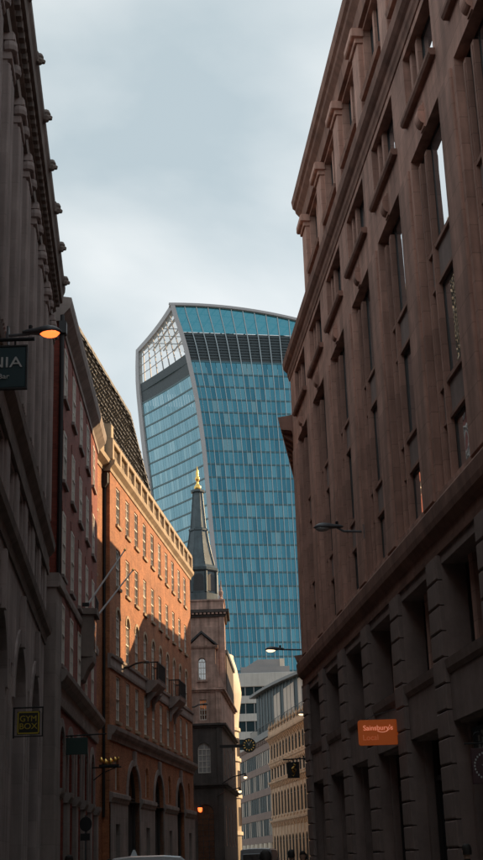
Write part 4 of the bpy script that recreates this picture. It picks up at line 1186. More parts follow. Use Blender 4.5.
    for k in range(8):
        v0, v1 = k / 8, (k + 1) / 8
        z0 = 148.6
        for j in range(4):
            f0, f1 = j / 4, (j + 1) / 4
            h0, h1 = ktop(v0) - 0.8 - z0, ktop(v1) - 0.8 - z0
            b.quad(kp(v0, z0 + h0 * f0), kp(v1, z0 + h1 * f0), kp(v1, z0 + h1 * f1), kp(v0, z0 + h0 * f1))
            if j: bars.tube([kp(v0, z0 + h0 * f0), kp(v1, z0 + h1 * f0)], 0.16, 4)
        if k: bars.tube([kp(v0, z0), kp(v0, ktop(v0) - .8)], 0.20, 4)
    put(b, 'sky_garden_end', SKYGLASS, T); put(bars, 'end_wall_bars', T_FRAME, T)
    def rp_(u, v):                                  # roof: u along the front, v towards the back
        z = top_u(u) - 3.4 * v - 0.2
        a = Vector(fp(u, min(z, 164))[:2]); p = a + K * KL * v
        return (p.x, p.y, z - 0.1)
    b = MB(); rb = MB()
    for k in range(24):
        for j in range(6):
            b.quad(rp_(k / 24, j / 6), rp_((k + 1) / 24, j / 6), rp_((k + 1) / 24, (j + 1) / 6), rp_(k / 24, (j + 1) / 6))
    put(b, 'roof_glass', SKYGLASS, T)
    for k in range(25):
        rb = MB(); rb.tube([rp_(k / 24, j / 6) for j in range(7)], 0.30, 4); put(rb, 'roof_rib', T_FRAME, T)
    for j in range(1, 6):
        rb = MB(); rb.tube([rp_(k / 24, j / 6) for k in range(25)], 0.16, 4); put(rb, 'roof_purlin', T_FRAME, T)
    # solid edge frames
    zz = [5 * k for k in range(33)] + [163.9]
    b = MB()
    for z0, z1 in zip(zz, zz[1:]):
        for (P0, P1) in ((lambda z: fp(-0.012, z, 0.9), lambda z: fp(0.006, z, 0.9)), (lambda z: fp(0.006, z, 0.9), lambda z: fp(0.006, z, -0.3)), (lambda z: kp(0.03, z, 0.3), lambda z: fp(-0.012, z, 0.9))):
            b.quad(P0(z0), P1(z0), P1(z1), P0(z1))
    put(b, 'corner_frame', T_FRAME, T)
    zz2 = [z for z in zz if z < 160] + [160.7]
    b = MB()
    for z0, z1 in zip(zz2, zz2[1:]):
        for (v0, o0, v1, o1) in ((0.965, .5, 1.03, .5), (1.03, .5, 1.03, -1.5), (0.965, .5, 0.965, -.8)):
            b.quad(kp(v0, z0, o0), kp(v1, z0, o1), kp(v1, z1, o1), kp(v0, z1, o0))
    put(b, 'corner_frame', T_FRAME, T)
    b = MB(); n = 10
    for k in range(n):
        v0, v1 = -0.01 + 1.04 * k / n, -0.01 + 1.04 * (k + 1) / n
        b.quad(kp(v0, ktop(v0) - 1.3, .5), kp(v1, ktop(v1) - 1.3, .5), kp(v1, ktop(v1) + .3, .5), kp(v0, ktop(v0) + .3, .5))
        b.quad(kp(v0, ktop(v0) - 1.3, .5), kp(v1, ktop(v1) - 1.3, .5), kp(v1, ktop(v1) - 1.3, -1.2), kp(v0, ktop(v0) - 1.3, -1.2))
        b.quad(kp(v0, ktop(v0) + .3, .5), kp(v1, ktop(v1) + .3, .5), kp(v1, ktop(v1) + .3, -1.2), kp(v0, ktop(v0) + .3, -1.2))
    put(b, 'roof_edge', T_FRAME, T)
    b = MB(); n = 36
    for k in range(n):
        u0, u1 = -0.015 + 1.03 * k / n, -0.015 + 1.03 * (k + 1) / n
        t0, t1 = top_u(u0), top_u(u1)
        a0, a1 = fp(u0, t0 - .7, .95), fp(u1, t1 - .7, .95); c0, c1 = fp(u0, t0, .95), fp(u1, t1, .95)
        a0 = (a0[0], a0[1], t0 - .55); a1 = (a1[0], a1[1], t1 - .55); c0 = (c0[0], c0[1], t0 + .25); c1 = (c1[0], c1[1], t1 + .25)
        d0, d1 = fp(u0, t0 - .7, -1.0), fp(u1, t1 - .7, -1.0); d0 = (d0[0], d0[1], t0 - .55); d1 = (d1[0], d1[1], t1 - .55)
        b.quad(a0, a1, c1, c0); b.quad(a0, a1, d1, d0)
        d0 = (d0[0], d0[1], t0 + .25); d1 = (d1[0], d1[1], t1 + .25); b.quad(c0, c1, d1, d0)
    put(b, 'roof_edge', T_FRAME, T)
    # back, hidden side and interior core
    b = MB()
    for z0, z1 in ((0, 80), (80, 120), (120, 141.5)):
        for q in range(1):
            b.quad(kp(1, z0), kp(1, z1), tuple(Vector(fp(1, z1)) + Vector((*(K * KL), 0))), tuple(Vector(fp(1, z0)) + Vector((*(K * KL), 0))))
            b.quad(fp(1, z0), fp(1, z1), tuple(Vector(fp(1, z1)) + Vector((*(K * KL), 0))), tuple(Vector(fp(1, z0)) + Vector((*(K * KL), 0))))
    zz = 145.7
    b.quad(fp(0, zz), fp(1, zz), tuple(Vector(fp(1, zz)) + Vector((*(K * KL), 0))), kp(1, zz))
    put(b, 'rear_wall', T_BAND, T)
glass_tower()

# ------------------------------------------------------------------ street lamps on wall brackets
def bracket_lamp(label, wall, tip, lens, scale=1.0, group='street lamps on wall brackets'):
    """wall = fixing point on the wall, tip = outer end of the lantern (world metres)"""
    w_, t_ = Vector(wall), Vector(tip)
    d = (t_ - w_); L = d.length
    T = thing('street_lamp', label, 'street lamp', wall, math.atan2(d.y, d.x), group)
    hl = 0.85 * scale
    b = MB(); b.tube([(0, 0, 0), (L * 0.4, 0, 0.03), (L - hl * 0.8, 0, (t_.z - w_.z) * 0.9)], 0.035 * scale, 8); put(b, 'arm', LAMPGREY, T)
    b = MB(); b.box(-0.02, 0.04, -0.08, 0.08, -0.22, 0.2); put(b, 'wall_plate', LAMPGREY, T)
    b = MB(); N = 10; R = []
    x0 = L - hl; zc = t_.z - w_.z
    for k in range(N + 1):
        f = k / N
        r = [0.045, 0.075, 0.085, 0.095, 0.115, 0.135, 0.15, 0.15, 0.135, 0.095, 0.02][k] * scale
        R.append([b.P(x0 + hl * f, r * 1.25 * math.cos(t), zc + r * (0.95 if math.sin(t) > 0 else 0.35) * math.sin(t)) for t in [2 * math.pi * j / 12 for j in range(12)]])
    for A_, B_ in zip(R, R[1:]):
        for j in range(12): b.f.append([A_[j], A_[(j + 1) % 12], B_[(j + 1) % 12], B_[j]]); b.m.append(0)
    b.f.append(R[0]); b.f.append(R[-1]); b.m += [0, 0]
    hd = put(b, 'lantern', LAMPGREY, T, smooth=True)
    b = MB(); R = []
    for k in range(7):
        f = 0.44 + 0.50 * k / 6
        r = [0.03, 0.10, 0.13, 0.14, 0.135, 0.11, 0.03][k] * scale
        R.append([b.P(x0 + hl * f, r * 1.15 * math.cos(t), zc - 0.02 * scale + r * (0.1 if math.sin(t) > 0 else 0.72) * math.sin(t)) for t in [2 * math.pi * j / 12 for j in range(12)]])
    for A_, B_ in zip(R, R[1:]):
        for j in range(12): b.f.append([A_[j], A_[(j + 1) % 12], B_[(j + 1) % 12], B_[j]]); b.m.append(0)
    b.f.append(R[0]); b.f.append(R[-1]); b.m += [0, 0]
    put(b, 'lens', lens, hd, smooth=True)
    b = MB(); b.ring([(0.04, zc + 0.08), (0.045, zc + 0.16), (0.02, zc + 0.18)], x0 + hl * 0.2, 0, 8); put(b, 'photocell', IRON, hd)
    return T
bracket_lamp('grey street lamp glowing orange on the grey stone building', (-5.0, 26.0, 12.62), (-3.82, 26.0, 12.68), LENS_ON)
bracket_lamp('unlit dark street lamp on the upper wall of the brown stone building', (3.44, 36.6, 10.62), (2.0, 36.6, 10.78), LENS_OFF)
bracket_lamp('white glowing street lamp on the dark bracketed cornice building', (3.0, 55.0, 10.08), (0.69, 55.0, 10.15), LENS_W, 0.95)
bracket_lamp('small warm glowing street lamp in front of the ornate sandstone building', (5.0, 75.0, 9.5), (2.66, 75.0, 9.57), LENS_W, 0.9)
def swan_lamp(label, wall, tip):
    w_, t_ = Vector(wall), Vector(tip)
    T = thing('wall_lamp', label, 'wall lamp', wall, 0, 'swan neck wall lamps')
    d = t_ - w_
    b = MB(); b.tube([(0, 0, 0), (d.x * .25, d.y * .25, d.z * .1), (d.x * .55, d.y * .55, d.z * .7), (d.x, d.y, d.z)], 0.05, 8); put(b, 'arm', IRON, T)
    b = MB(); b.ring([(0.05, d.z + 0.06), (0.17, d.z), (0.2, d.z - 0.08), (0.05, d.z - 0.1)], d.x, d.y, 12); put(b, 'shade', IRON, T)
    b = MB(); b.ring([(0.1, -0.12), (0.1, 0.12)], 0, 0, 10); put(b, 'wall_plate', IRON, T)
swan_lamp('dark swan neck wall lamp above the balconies of the orange brick building', (-6.75, 70.0, 11.75), (-5.5, 70.0, 12.05))
swan_lamp('dark swan neck wall lamp where the orange brick building meets the church', (-4.35, 96.0, 12.5), (-3.3, 96.8, 12.8))
for lab, p in (('small lit lamp on a dark bracket below the projecting clock', (-0.6, 110, 8.3)), ('small lit lamp lowest on the church street wall', (-1.1, 112, 7.3))):
    T = thing('small_lamp', lab, 'wall lamp', p, 0, 'small lit lamps by the church')
    b = MB(); b.ring([(0.02, -0.14), (0.13, -0.08), (0.15, 0.02), (0.05, 0.08)], 0, 0, 10); put(b, 'globe', LENS_W, T, smooth=True)
    b = MB(); b.ring([(0.16, 0.05), (0.05, 0.22), (0.02, 0.3)], 0, 0, 10); b.tube([(0, 0, 0.28), (-1.1, 4, 0.3), (-2.2, 13, 0.3)], 0.05, 6); put(b, 'arm', IRON, T)
T = thing('porch_lantern', 'amber lantern glowing in the arched church doorway', 'lantern', (-4.95, 124.6, 6.2))
b = MB(); b.ring([(0.05, 0), (0.16, 0.08), (0.2, 0.4), (0.08, 0.52)], 0, 0, 6); put(b, 'glass_body', LENS_ON, T)
b = MB(); b.ring([(0.22, 0.4), (0.1, 0.58), (0.03, 0.75)], 0, 0, 6); b.tube([(0, 0, 0.7), (0, 0.35, 0.95)], 0.03, 6); put(b, 'cap', IRON, T)

# ------------------------------------------------------------------ signs
FACE = (rad(90), 0, 0)         # lettering upright, facing down the street towards the viewer
def board(T, w_, h_, m, d=0.06, round_=0.0, rim=None):
    b = MB(-1); b.bbox(-w_ / 2, w_ / 2, -d / 2, d / 2, -h_ / 2, h_ / 2, 0.012); o = put(b, 'panel', m, T)
    if rim:
        b = MB(-1); t = 0.025
        b.box(-w_ / 2 - t, w_ / 2 + t, -d / 2 - 0.01, d / 2 + 0.012, h_ / 2, h_ / 2 + t); b.box(-w_ / 2 - t, w_ / 2 + t, -d / 2 - 0.01, d / 2 + 0.012, -h_ / 2 - t, -h_ / 2)
        b.box(-w_ / 2 - t, -w_ / 2, -d / 2 - 0.01, d / 2 + 0.012, -h_ / 2, h_ / 2); b.box(w_ / 2, w_ / 2 + t, -d / 2 - 0.01, d / 2 + 0.012, -h_ / 2, h_ / 2)
        put(b, 'frame', rim, T)
    return o
# teal bar sign
y0 = 20.0
T = thing('hanging_sign', 'dark teal hanging sign with pale serif letters on the grey stone building', 'sign', (-4.01, y0, 9.52))
pn = board(T, 0.98, 0.72, SIGN_T, rim=SIGN_K)
text('NIA', 0.265, LETTER, T, (0.435, -0.045, 0.07), FACE, align='RIGHT', sx=1.22)
text('Bar', 0.12, LETTER, T, (0.225, -0.045, -0.17), FACE, align='RIGHT', sx=1.15)
b = MB(); b.tube([(-0.56, 0, 0.50), (0.62, 0, 0.50)], 0.035, 8); b.tube([(0.3, 0, 0.5), (0.3, 0, 0.37)], 0.016, 6); b.tube([(-0.3, 0, 0.5), (-0.3, 0, 0.37)], 0.016, 6); put(b, 'bracket', IRON, T)
# black and mustard gym sign
T = thing('hanging_sign', 'square black sign with mustard block letters in an iron frame', 'sign', (-5.07, 30.2, 4.83))
board(T, 0.52, 0.52, SIGN_K)
b = MB(-1)
for s_ in (-1, 1):
    b.box(-0.235, 0.235, 0.032, 0.040, s_ * 0.235 - 0.014, s_ * 0.235 + 0.014); b.box(s_ * 0.235 - 0.014, s_ * 0.235 + 0.014, 0.033, 0.041, -0.22, 0.22)
put(b, 'border', SIGN_Y, T)
text('GYM', 0.185, SIGN_Y, T, (0, -0.05, 0.085), FACE); text('BOX', 0.185, SIGN_Y, T, (0, -0.05, -0.085), FACE, sx=1.08)
b = MB(-1); b.tube([(-0.36, 0, 0.34), (0.34, 0, 0.34)], 0.02, 6); b.tube([(-0.34, 0, 0.34), (-0.34, 0, -0.34)], 0.02, 6); b.tube([(-0.34, 0, -0.30), (0.34, 0, -0.30)], 0.015, 6); b.tube([(0.32, 0, 0.34), (0.32, 0, -0.30)], 0.015, 6); put(b, 'bracket', IRON, T)
# orange backlit shop sign
T = thing('projecting_sign', 'glowing orange projecting shop sign with pale lettering on the brown stone building', 'sign', (3.19, 33.5, 4.66))
b = MB(-1)
w2, h2, r = 0.50, 0.31, 0.06
pts = []
for cx, cz, a0 in ((w2 - r, h2 - r, 0), (-w2 + r, h2 - r, 90), (-w2 + r, -h2 + r, 180), (w2 - r, -h2 + r, 270)):
    for k in range(5): pts.append((cx + r * math.cos(rad(a0 + 22.5 * k)), cz + r * math.sin(rad(a0 + 22.5 * k))))
b.poly(pts, -0.07, 0.07); put(b, 'panel', SIGN_O, T)
text("Sainsbury's", 0.175, SIGN_OL, T, (0.0, -0.078, 0.105), FACE, depth=0.006, sx=0.98)
text('Local', 0.19, SIGN_OD, T, (-0.40, -0.078, -0.13), FACE, depth=0.006, align='LEFT', sx=1.0)
b = MB(-1); N = 8
for k in range(N):
    a, c = k / N, (k + 1) / N
    sw = lambda f: (-0.02 + 0.36 * f, 0.025 - 0.05 * math.sin(math.pi * f) + 0.09 * f * f)
    (xa, za), (xc, zc) = sw(a), sw(c)
    b.poly([(xa, za), (xc, zc), (xc, zc + 0.016), (xa, za + 0.016)], 0.071, 0.078)
put(b, 'swoosh', SIGN_OL, T)
for z_ in (0.15, -0.15):
    b = MB(-1); b.box(0.495, 0.70, -0.03, 0.03, z_ - 0.03, z_ + 0.03); put(b, 'bracket', IRON, T)
b = MB(-1); b.box(0.62, 0.66, -0.08, 0.08, -0.26, 0.26); put(b, 'wall_plate', IRON, T)
b = MB(-1); b.tube([(-0.3, 0, 0.31), (-0.1, 0, 0.42), (0.3, 0, 0.52), (0.62, 0, 0.60)], 0.012, 6); put(b, 'stay', IRON, T)
# maroon round emblem sign
T = thing('hanging_sign', 'square maroon hanging sign with a ring of pale marks around an emblem', 'sign', (4.47, 25.5, 3.26), group=None)
board(T, 0.62, 0.66, SIGN_R)
b = MB(-1)
for k in range(26):
    a = 2 * math.pi * k / 26
    cx, cz = 0.25 * math.cos(a), 0.25 * math.sin(a)
    b.box(cx - 0.014, cx + 0.014, 0.03, 0.038, cz - 0.018, cz + 0.018)
put(b, 'ring_of_marks', LETTER, T)
b = MB(-1); b.poly([(0, 0.13), (0.05, 0.03), (0.12, 0.02), (0.06, -0.04), (0.08, -0.13), (0, -0.07), (-0.08, -0.13), (-0.06, -0.04), (-0.12, 0.02), (-0.05, 0.03)], 0.03, 0.038); put(b, 'emblem', LETTER, T)
b = MB(-1); b.tube([(-0.42, 0, 0.42), (0.3, 0, 0.42)], 0.018, 6); b.tube([(-0.22, 0, 0.42), (-0.22, 0, 0.33)], 0.01, 6); b.tube([(0.22, 0, 0.42), (0.22, 0, 0.33)], 0.01, 6)
b.tube([(-0.14 + 0.09 * math.cos(t * 0.6), 0, 0.54 + 0.09 * math.sin(t * 0.6)) for t in range(10)], 0.012, 6); put(b, 'bracket', IRON, T)
# fascia plates over the shops
T = thing('fascia_sign', 'blue grey fascia plate over a shop window of the brown stone building', 'sign', (0, 0, 0))
T.parent = None
fr_ = Matrix.Translation((2.15, 50.0, 0)) @ Matrix.Rotation(rad(95.5), 4, 'Z')
T.matrix_world = fr_ @ Matrix.Translation((-23.8, -0.30, 3.55))
b = MB(1); b.bbox(-1.3, 1.3, -0.1, 0.02, 0.02, 0.62, 0.02); put(b, 'panel', SIGN_T, T)
b = MB(1)
for k in range(7): b.box(-0.9 + 0.27 * k, -0.78 + 0.27 * k, 0.02, 0.035, 0.14, 0.14 + (0.36 if k % 3 else 0.28))
put(b, 'raised_strokes', LETTER, T)
# dark board sign on the red brick building
T = thing('hanging_sign', 'dark green board sign on a long iron bar beside the red brick building', 'sign', (-6.60, 50.0, 6.0))
board(T, 0.90, 0.62, SIGN_GR)
b = MB(-1); b.tube([(-0.5, 0, 0.37), (1.15, 0, 0.42)], 0.03, 6); b.tube([(-0.3, 0, 0.4), (-0.3, 0, 0.3)], 0.012, 6); b.tube([(0.3, 0, 0.4), (0.3, 0, 0.3)], 0.012, 6); put(b, 'bracket', IRON, T)
# gilded sculptural sign
T = thing('gilded_sign', 'gilded sculptural sign on a dark bracket in front of the arched windows', 'sign', (-6.42, 60.0, 6.1))
for k, (x, z, r) in enumerate(((-0.36, 0.12, 0.10), (-0.16, 0.02, 0.12), (0.06, 0.05, 0.12), (0.26, 0.12, 0.10), (0.42, 0.17, 0.06))):
    b = MB(-1); b.ring([(0.02, z - r), (r * .8, z - r * .6), (r, z), (r * .7, z + r * .6), (0.02, z + r * 1.3)], x, 0, 8); put(b, 'gilded_leaf', GOLD, T)
b = MB(-1); b.tube([(-0.75, 0, -0.2), (0.55, 0, -0.2)], 0.035, 6); b.tube([(-0.7, 0, -0.75), (-0.3, 0, -0.45), (0.3, 0, -0.22)], 0.025, 6); b.box(-0.45, 0.45, -0.06, 0.06, -0.18, -0.08); put(b, 'bracket', IRON, T)
# dark sign with gilt creature hanging at the right
T = thing('hanging_sign', 'black hanging sign with a gilt curled creature before the ornate sandstone facade', 'sign', (1.83, 60.0, 5.52))
board(T, 0.54, 0.70, SIGN_K)
b = MB(-1); b.tube([(-0.10 + 0.02, 0.05, -0.22), (-0.02, 0.05, -0.26), (0.05, 0.05, -0.16), (-0.03, 0.05, -0.05), (-0.06, 0.05, 0.06), (0.04, 0.05, 0.14), (0.10, 0.05, 0.22), (0.02, 0.05, 0.26)], [0.015, 0.02, 0.035, 0.05, 0.055, 0.05, 0.04, 0.02], 8); b.tube([(0.0, 0.05, 0.05), (0.13, 0.05, 0.02), (0.10, 0.05, -0.06)], 0.015, 6); put(b, 'gilt_creature', GOLD, T)
b = MB(-1); b.tube([(-0.45, 0, 0.46), (1.6, 0, 0.52)], 0.035, 6); b.tube([(-0.2, 0, 0.46), (-0.2, 0, 0.34)], 0.012, 6); b.tube([(0.2, 0, 0.47), (0.2, 0, 0.34)], 0.012, 6); b.tube([(1.55, 0, -0.1), (0.5, 0, 0.46)], 0.025, 6); put(b, 'bracket', IRON, T)
# projecting clock by the church
T = thing('projecting_clock', 'round dark projecting clock with gilt hands on a beam from the church', 'clock', (-0.24, 118.0, 11.5))
b = MB(-1); N = 28
b.poly([(0.55 * math.cos(2 * math.pi * k / N), 0.55 * math.sin(2 * math.pi * k / N)) for k in range(N)], -0.18, 0.18); put(b, 'case', SIGN_GR, T)
for k in range(12):
    a = k * math.pi / 6
    b = MB(-1); b.box(-0.03, 0.03, 0.18, 0.20, -0.07, 0.07); o = put(b, 'hour_mark', GOLD, T, (0.43 * math.sin(a), 0, 0.43 * math.cos(a))); o.rotation_euler = (0, a, 0)
b = MB(-1); N = 20
for k in range(N):
    a0, a1 = 2 * math.pi * k / N, 2 * math.pi * (k + 1) / N
    b.poly([(0.55 * math.cos(a0), 0.55 * math.sin(a0)), (0.55 * math.cos(a1), 0.55 * math.sin(a1)), (0.62 * math.cos(a1), 0.62 * math.sin(a1)), (0.62 * math.cos(a0), 0.62 * math.sin(a0))], -0.2, 0.2)
put(b, 'rim', IRON, T)
for a, l in ((0.5, 0.38), (-0.45, 0.26)):
    b = MB(-1); b.box(-0.022, 0.022, 0.185, 0.21, -0.04, l); o = put(b, 'hand', LETTER, T); o.rotation_euler = (0, a, 0)
b = MB(-1); b.box(-2.6, -0.55, -0.1, 0.1, -0.16, 0.10); b.tube([(-1.5, -5.0, 0.0), (-1.5, 0, 0)], 0.08, 6); put(b, 'beam', IRON, T)
# round road sign back on its post
T = thing('road_sign', 'round road sign seen from behind with a plate below on a grey post', 'road sign', (-6.45, 52.0, 0.12))
b = MB(-1); b.tube([(0, 0, 0), (0, 0, 3.45)], 0.04, 8); put(b, 'post', LAMPGREY, T)
b = MB(-1); b.poly([(0.24 * math.cos(2 * math.pi * k / 24), 3.12 + 0.27 * math.sin(2 * math.pi * k / 24)) for k in range(24)], 0.045, 0.06); put(b, 'disc', IRON, T)
b = MB(-1); b.bbox(-0.2, 0.16, 0.045, 0.06, 2.52, 2.78, 0.004); put(b, 'plate', IRON, T)

# ------------------------------------------------------------------ corner balcony lantern and flagpoles on the red brick building
T = front('stone_oriel', 'dark stone bracketed oriel with iron cresting on the red brick building', (-7.19, 56.2), -1.72, cat='oriel')
G = -1
b = MB(G); prism(b, [(-0.75, 0.0), (-0.6, 0.55), (0.6, 0.55), (0.75, 0.0)], 10.2, 12.0); prism(b, [(-0.9, 0.0), (-0.72, 0.7), (0.72, 0.7), (0.9, 0.0)], 12.0, 12.25); put(b, 'body', STONE_LC, T)
b = MB(G); b.mould(-0.6, 0.6, [(0.0, 9.2), (0.12, 9.25), (0.3, 9.7), (0.52, 10.0), (0.55, 10.2), (0.0, 10.2)]); put(b, 'corbel', STONE_LC, T)
b = MB(G); b.bbox(-0.45, 0.45, 0.55, 0.58, 10.5, 11.8, 0.01); put(b, 'pane', GLASS, T)
b = MB(G)
for k in range(9): b.box(-0.7 + 0.17 * k, -0.67 + 0.17 * k, 0.62, 0.65, 12.25, 12.75)
b.box(-0.72, 0.72, 0.61, 0.66, 12.72, 12.78); put(b, 'cresting', IRON, T)
for lab, p0_, p1_ in (('slanting white flagpole from the oriel, the higher of the pair', (-6.95, 56.3, 12.6), (-5.45, 57.5, 15.25)), ('slanting white flagpole from the oriel, the lower of the pair', (-6.75, 57.2, 12.1), (-5.2, 58.8, 14.6))):
    T = thing('flagpole', lab, 'flagpole', p0_, 0, 'flagpoles on the red brick building')
    d = Vector(p1_) - Vector(p0_)
    b = MB(); b.tube([(0, 0, 0), tuple(d * 0.5), tuple(d)], [0.05, 0.042, 0.03], 8); put(b, 'pole', FLAGP, T)
    b = MB(); b.ring([(0.02, d.z - 0.06), (0.07, d.z), (0.02, d.z + 0.07)], d.x, d.y, 8); put(b, 'truck', GOLD, T)
    b = MB(); b.box(-0.25, 0.05, -0.08, 0.08, -0.1, 0.05); put(b, 'socket', IRON, T)

# ------------------------------------------------------------------ vehicles
CARW = mat('white_car_paint', (0.62, 0.66, 0.70), 0.25, spec=0.6, var=0.05)
CARG = mat('silver_grey_van_paint', (0.30, 0.33, 0.36), 0.3, spec=0.6, var=0.05)
TYRE = mat('tyre_rubber', (0.02, 0.02, 0.02), 0.85)
RIM = mat('wheel_silver', (0.45, 0.45, 0.46), 0.35, metal=0.7)
TAIL = mat('red_tail_lamp', (0.35, 0.02, 0.015), 0.25)
PLATE = mat('yellow_number_plate', (0.6, 0.48, 0.05), 0.4)
def van(label, loc, rz, W_, L_, H_, paint, rounded):
    """rear of the van at the origin facing -Y, body running to +Y"""
    T = thing('van', label, 'van', loc, rz)
    h = W_ / 2
    # body cross-section lofted along the length
    secs = [(0.0, 0.96, H_ * 0.985), (0.12, 1.0, H_), (L_ * 0.55, 1.0, H_ + (0.02 if rounded else 0)), (L_ * 0.68, 0.98, H_ * 0.97), (L_ * 0.80, 0.95, H_ * 0.60), (L_ * 0.97, 0.93, H_ * 0.52), (L_, 0.88, H_ * 0.42)]
    b = MB(); R = []
    for y, k, top in secs:
        hw = h * k; c = 0.16 if rounded else 0.10
        pr = [(-hw * .96, 0.28), (-hw, 0.55), (-hw, 1.0 if top > 1.2 else top * .8), (-hw * 0.93, top - c), (-hw * 0.80, top - c * .25), (-hw * 0.4, top), (hw * 0.4, top), (hw * 0.80, top - c * .25), (hw * 0.93, top - c), (hw, 1.0 if top > 1.2 else top * .8), (hw, 0.55), (hw * .96, 0.28)]
        R.append([b.P(x, y, z) for x, z in pr])
    for A_, B_ in zip(R, R[1:]):
        for j in range(12): b.f.append([A_[j], A_[(j + 1) % 12], B_[(j + 1) % 12], B_[j]]); b.m.append(0)
    b.f.append(R[0]); b.f.append(R[-1]); b.m += [0, 0]
    body_ = put(b, 'body', paint, T)
    b = MB(-1); b.bbox(-h * .78, h * .78, 0.0, 0.02, H_ * 0.60, H_ * 0.88, 0.01); put(b, 'rear_window', GLASS, T)
    for s_ in (-1, 1):
        b = MB(); b.box(s_ * h - 0.012, s_ * h + 0.012, L_ * 0.50, L_ * 0.70, H_ * 0.56, H_ * 0.80); put(b, 'side_window', GLASS, T)
        b = MB(-1); b.bbox(s_ * h * .9 - 0.06, s_ * h * .9 + 0.06, -0.02, 0.03, 0.75, 1.25, 0.01); put(b, 'tail_lamp', TAIL, T)
        b = MB(-1); b.bbox(s_ * h * .72 - 0.12, s_ * h * .72 + 0.12, -L_ - 0.02, -L_ + 0.06, 0.62, 0.82, 0.01); put(b, 'headlight', LENS_OFF, T)
        b = MB(); b.bbox(s_ * (h + 0.10) - 0.09, s_ * (h + 0.10) + 0.09, L_ * 0.70, L_ * 0.73, 1.0, 1.25, 0.01); put(b, 'mirror', IRON, T)
        for y in (L_ * 0.18, L_ * 0.80):
            wb = MB(); N = 20
            for r0, r1, x0, x1 in ((0.0, 0.33, -0.11, 0.11),):
                A_ = [wb.P(x0, 0.33 * math.cos(2 * math.pi * k / N), 0.33 * math.sin(2 * math.pi * k / N)) for k in range(N)]; B_ = [wb.P(x1, 0.33 * math.cos(2 * math.pi * k / N), 0.33 * math.sin(2 * math.pi * k / N)) for k in range(N)]
                wb.f.append(A_); wb.f.append(B_); wb.m += [0, 0]
                for k in range(N): wb.f.append([A_[k], A_[(k + 1) % N], B_[(k + 1) % N], B_[k]]); wb.m.append(0)
            wo = put(wb, 'wheel', TYRE, T, (s_ * (h - 0.10), y, 0.335))
            rb = MB(); A_ = [rb.P(s_ * 0.118, 0.2 * math.cos(2 * math.pi * k / N), 0.2 * math.sin(2 * math.pi * k / N)) for k in range(N)]; rb.f.append(A_); rb.m.append(0); put(rb, 'rim', RIM, wo)
    b = MB(); y0_, y1_ = L_ * 0.685, L_ * 0.79
    b.quad((-h * .82, y0_ + .02, H_ * 0.96), (h * .82, y0_ + .02, H_ * 0.96), (h * .84, y1_ + .03, H_ * 0.63), (-h * .84, y1_ + .03, H_ * 0.63)); put(b, 'windscreen', GLASS, T)
    b = MB(-1); b.bbox(-h * .95, h * .95, -0.02, 0.10, 0.34, 0.56, 0.03); put(b, 'bumper', IRON, T)
    b = MB(-1); b.bbox(-0.26, 0.26, 0.0, 0.03, 0.66, 0.77, 0.004); put(b, 'number_plate', PLATE, T)
    return T
V1 = van('white van with a pale roof and small roof aerial on the road', (-2.76, 35.0, 0), rad(4), 2.15, 4.9, 1.90, CARW, True)
b = MB(); b.poly([(-0.10, 1.89), (0.10, 1.89), (0.02, 2.06), (-0.02, 2.06)], 0.5, 0.62); put(b, 'roof_aerial', CARW, V1, (-0.35, 0, 0))
van('silver grey van stopped before the ornate sandstone building', (0.05, 74.0, 0), rad(-6), 1.85, 5.2, 2.38, CARG, False)

